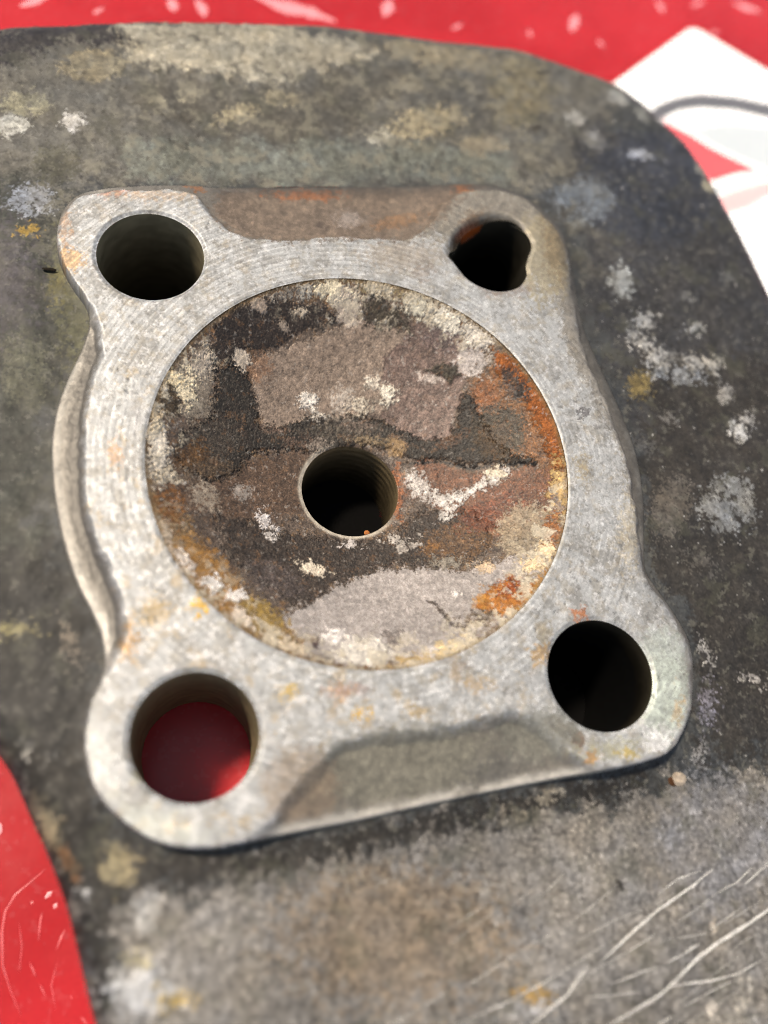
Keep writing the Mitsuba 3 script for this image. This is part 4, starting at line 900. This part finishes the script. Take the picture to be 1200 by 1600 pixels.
from shapely.geometry import Polygon
flat("sticker", np.array(Polygon(STK).buffer(-2).buffer(2, 12).exterior.coords), 0.0, 0.12, "sticker_white", "white square sticker with a round red and grey emblem on the red surface", "sticker")
flat("sticker__ring", [(45.44,68.83),(47.62,71.10),(51.12,73.29),(55.14,74.83),(61.31,75.50),(67.99,75.18),(77.76,72.64),(77.07,69.58),(67.40,72.11),(60.84,72.73),(54.70,71.96),(50.74,70.59),(48.14,68.63),(46.64,66.79)], 0.12, 0.14, "print_black", "thin dark arc of the round emblem")
flat("sticker__wedge", [(47.80,68.43),(49.21,67.19),(51.68,66.04),(55.07,63.95),(59.04,62.21),(62.56,60.89),(58.61,59.66),(54.01,57.23),(51.38,60.38),(48.80,64.21)], 0.12, 0.14, "print_red", "red wedge of the emblem")
flat("sticker__disc", [(52.30,66.68),(55.79,68.54),(60.35,69.87),(65.93,70.22),(71.35,69.35),(70.11,63.32),(63.77,61.62),(59.68,62.84),(55.70,64.57)], 0.12, 0.14, "print_grey", "pale grey disc of the emblem")
flat("sticker__stripe", [(53.82,56.00),(58.39,58.40),(64.23,61.20),(69.95,62.53),(69.68,61.22),(63.94,59.66),(58.13,56.90),(54.24,54.76)], 0.12, 0.14, "print_grey", "grey stripe across the red part of the emblem")
flat("sticker__lower_wedge", [(54.59,54.35),(58.05,56.40),(63.85,59.15),(64.57,57.33),(59.63,53.46),(55.68,51.60)], 0.12, 0.14, "print_pink", "pale red lower part of the emblem")

# ------------------------------------------------------------------ glints painted as pale strips, and scratches in the red paint
def glint_scratch(i, pts, wd, label):
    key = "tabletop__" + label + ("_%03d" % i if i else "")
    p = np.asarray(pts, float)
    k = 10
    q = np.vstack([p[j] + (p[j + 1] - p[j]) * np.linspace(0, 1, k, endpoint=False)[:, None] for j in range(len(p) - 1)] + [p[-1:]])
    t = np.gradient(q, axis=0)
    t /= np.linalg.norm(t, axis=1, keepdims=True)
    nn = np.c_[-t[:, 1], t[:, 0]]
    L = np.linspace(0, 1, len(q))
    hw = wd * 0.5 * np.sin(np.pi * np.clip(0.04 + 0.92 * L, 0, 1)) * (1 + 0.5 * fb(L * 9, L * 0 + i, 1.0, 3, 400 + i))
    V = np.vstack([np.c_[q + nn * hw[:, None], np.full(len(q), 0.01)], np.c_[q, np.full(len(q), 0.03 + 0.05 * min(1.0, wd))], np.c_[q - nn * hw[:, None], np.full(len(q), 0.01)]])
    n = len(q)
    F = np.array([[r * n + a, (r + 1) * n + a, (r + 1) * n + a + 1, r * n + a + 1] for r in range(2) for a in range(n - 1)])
    scene[key] = mikit.ply((V * MM, F), "glint_scratch_pale" if wd > 0.3 else "scratch_pale", smooth=True)


glint_scratch(0, [(-25.29,75.10),(-24.84,73.97),(-24.56,72.79)], 1.50, "glint_scratch")
glint_scratch(1, [(-21.87,75.74),(-20.90,74.48),(-20.42,72.72)], 1.50, "glint_scratch")
glint_scratch(2, [(5.84,82.94),(5.45,81.23),(4.87,79.22)], 1.65, "glint_scratch")
glint_scratch(3, [(35.82,87.59),(35.09,85.44),(34.39,83.46)], 1.50, "glint_scratch")
glint_scratch(4, [(64.49,97.57),(66.75,96.94),(69.46,96.72)], 1.50, "glint_scratch")
glint_scratch(5, [(50.08,94.14),(50.74,93.13),(51.01,91.73)], 0.98, "glint_scratch")
glint_scratch(6, [(-44.06,68.78),(-42.62,69.87),(-40.81,71.30)], 1.05, "glint_scratch")
glint_scratch(7, [(-13.71,78.51),(-10.03,77.52),(-6.37,77.42),(-2.18,76.41)], 2.40, "glint_scratch")
glint_scratch(8, [(56.42,94.59),(59.02,96.46)], 0.68, "glint_scratch")
glint_scratch(9, [(27.41,82.16),(27.61,80.58)], 0.60, "glint_scratch")
glint_scratch(10, [(38.88,82.76),(39.48,81.26)], 0.68, "glint_scratch")
glint_scratch(11, [(-34.89,69.68),(-33.67,71.20)], 0.60, "glint_scratch")
glint_scratch(12, [(15.07,79.12),(16.80,80.62)], 0.60, "glint_scratch")
glint_scratch(13, [(58.95,88.62),(60.55,90.03)], 0.52, "glint_scratch")
glint_scratch(0, [(-25.99,-35.73),(-27.13,-36.82),(-28.26,-37.85),(-28.90,-39.17),(-28.92,-40.73),(-28.46,-43.34),(-27.54,-45.25),(-26.37,-47.22)], 0.16, "scratch")
glint_scratch(1, [(-25.75,-38.18),(-25.19,-37.57)], 0.42, "scratch")
glint_scratch(2, [(-24.88,-39.01),(-24.68,-38.55)], 0.34, "scratch")
glint_scratch(3, [(-25.81,-39.26),(-25.87,-40.02),(-25.81,-41.53)], 0.16, "scratch")
glint_scratch(4, [(-23.69,-40.66),(-23.97,-41.36),(-24.23,-42.25)], 0.16, "scratch")
glint_scratch(5, [(-26.30,-43.20),(-25.97,-43.69),(-25.62,-44.29)], 0.13, "scratch")
glint_scratch(6, [(-25.22,-44.88),(-24.63,-45.76)], 0.12, "scratch")
glint_scratch(7, [(-21.55,-47.38),(-20.89,-48.06)], 0.16, "scratch")
glint_scratch(8, [(-26.69,-38.38),(-26.87,-38.63)], 0.20, "scratch")
glint_scratch(9, [(-30.43,-31.88),(-30.31,-32.96)], 0.40, "scratch")
glint_scratch(10, [(-22.59,-45.77),(-22.39,-46.11)], 0.12, "scratch")
glint_scratch(11, [(-27.62,-39.99),(-27.10,-42.00),(-27.02,-43.96)], 0.08, "scratch")
glint_scratch(12, [(-24.01,-43.05),(-24.27,-45.00),(-23.59,-46.93)], 0.08, "scratch")
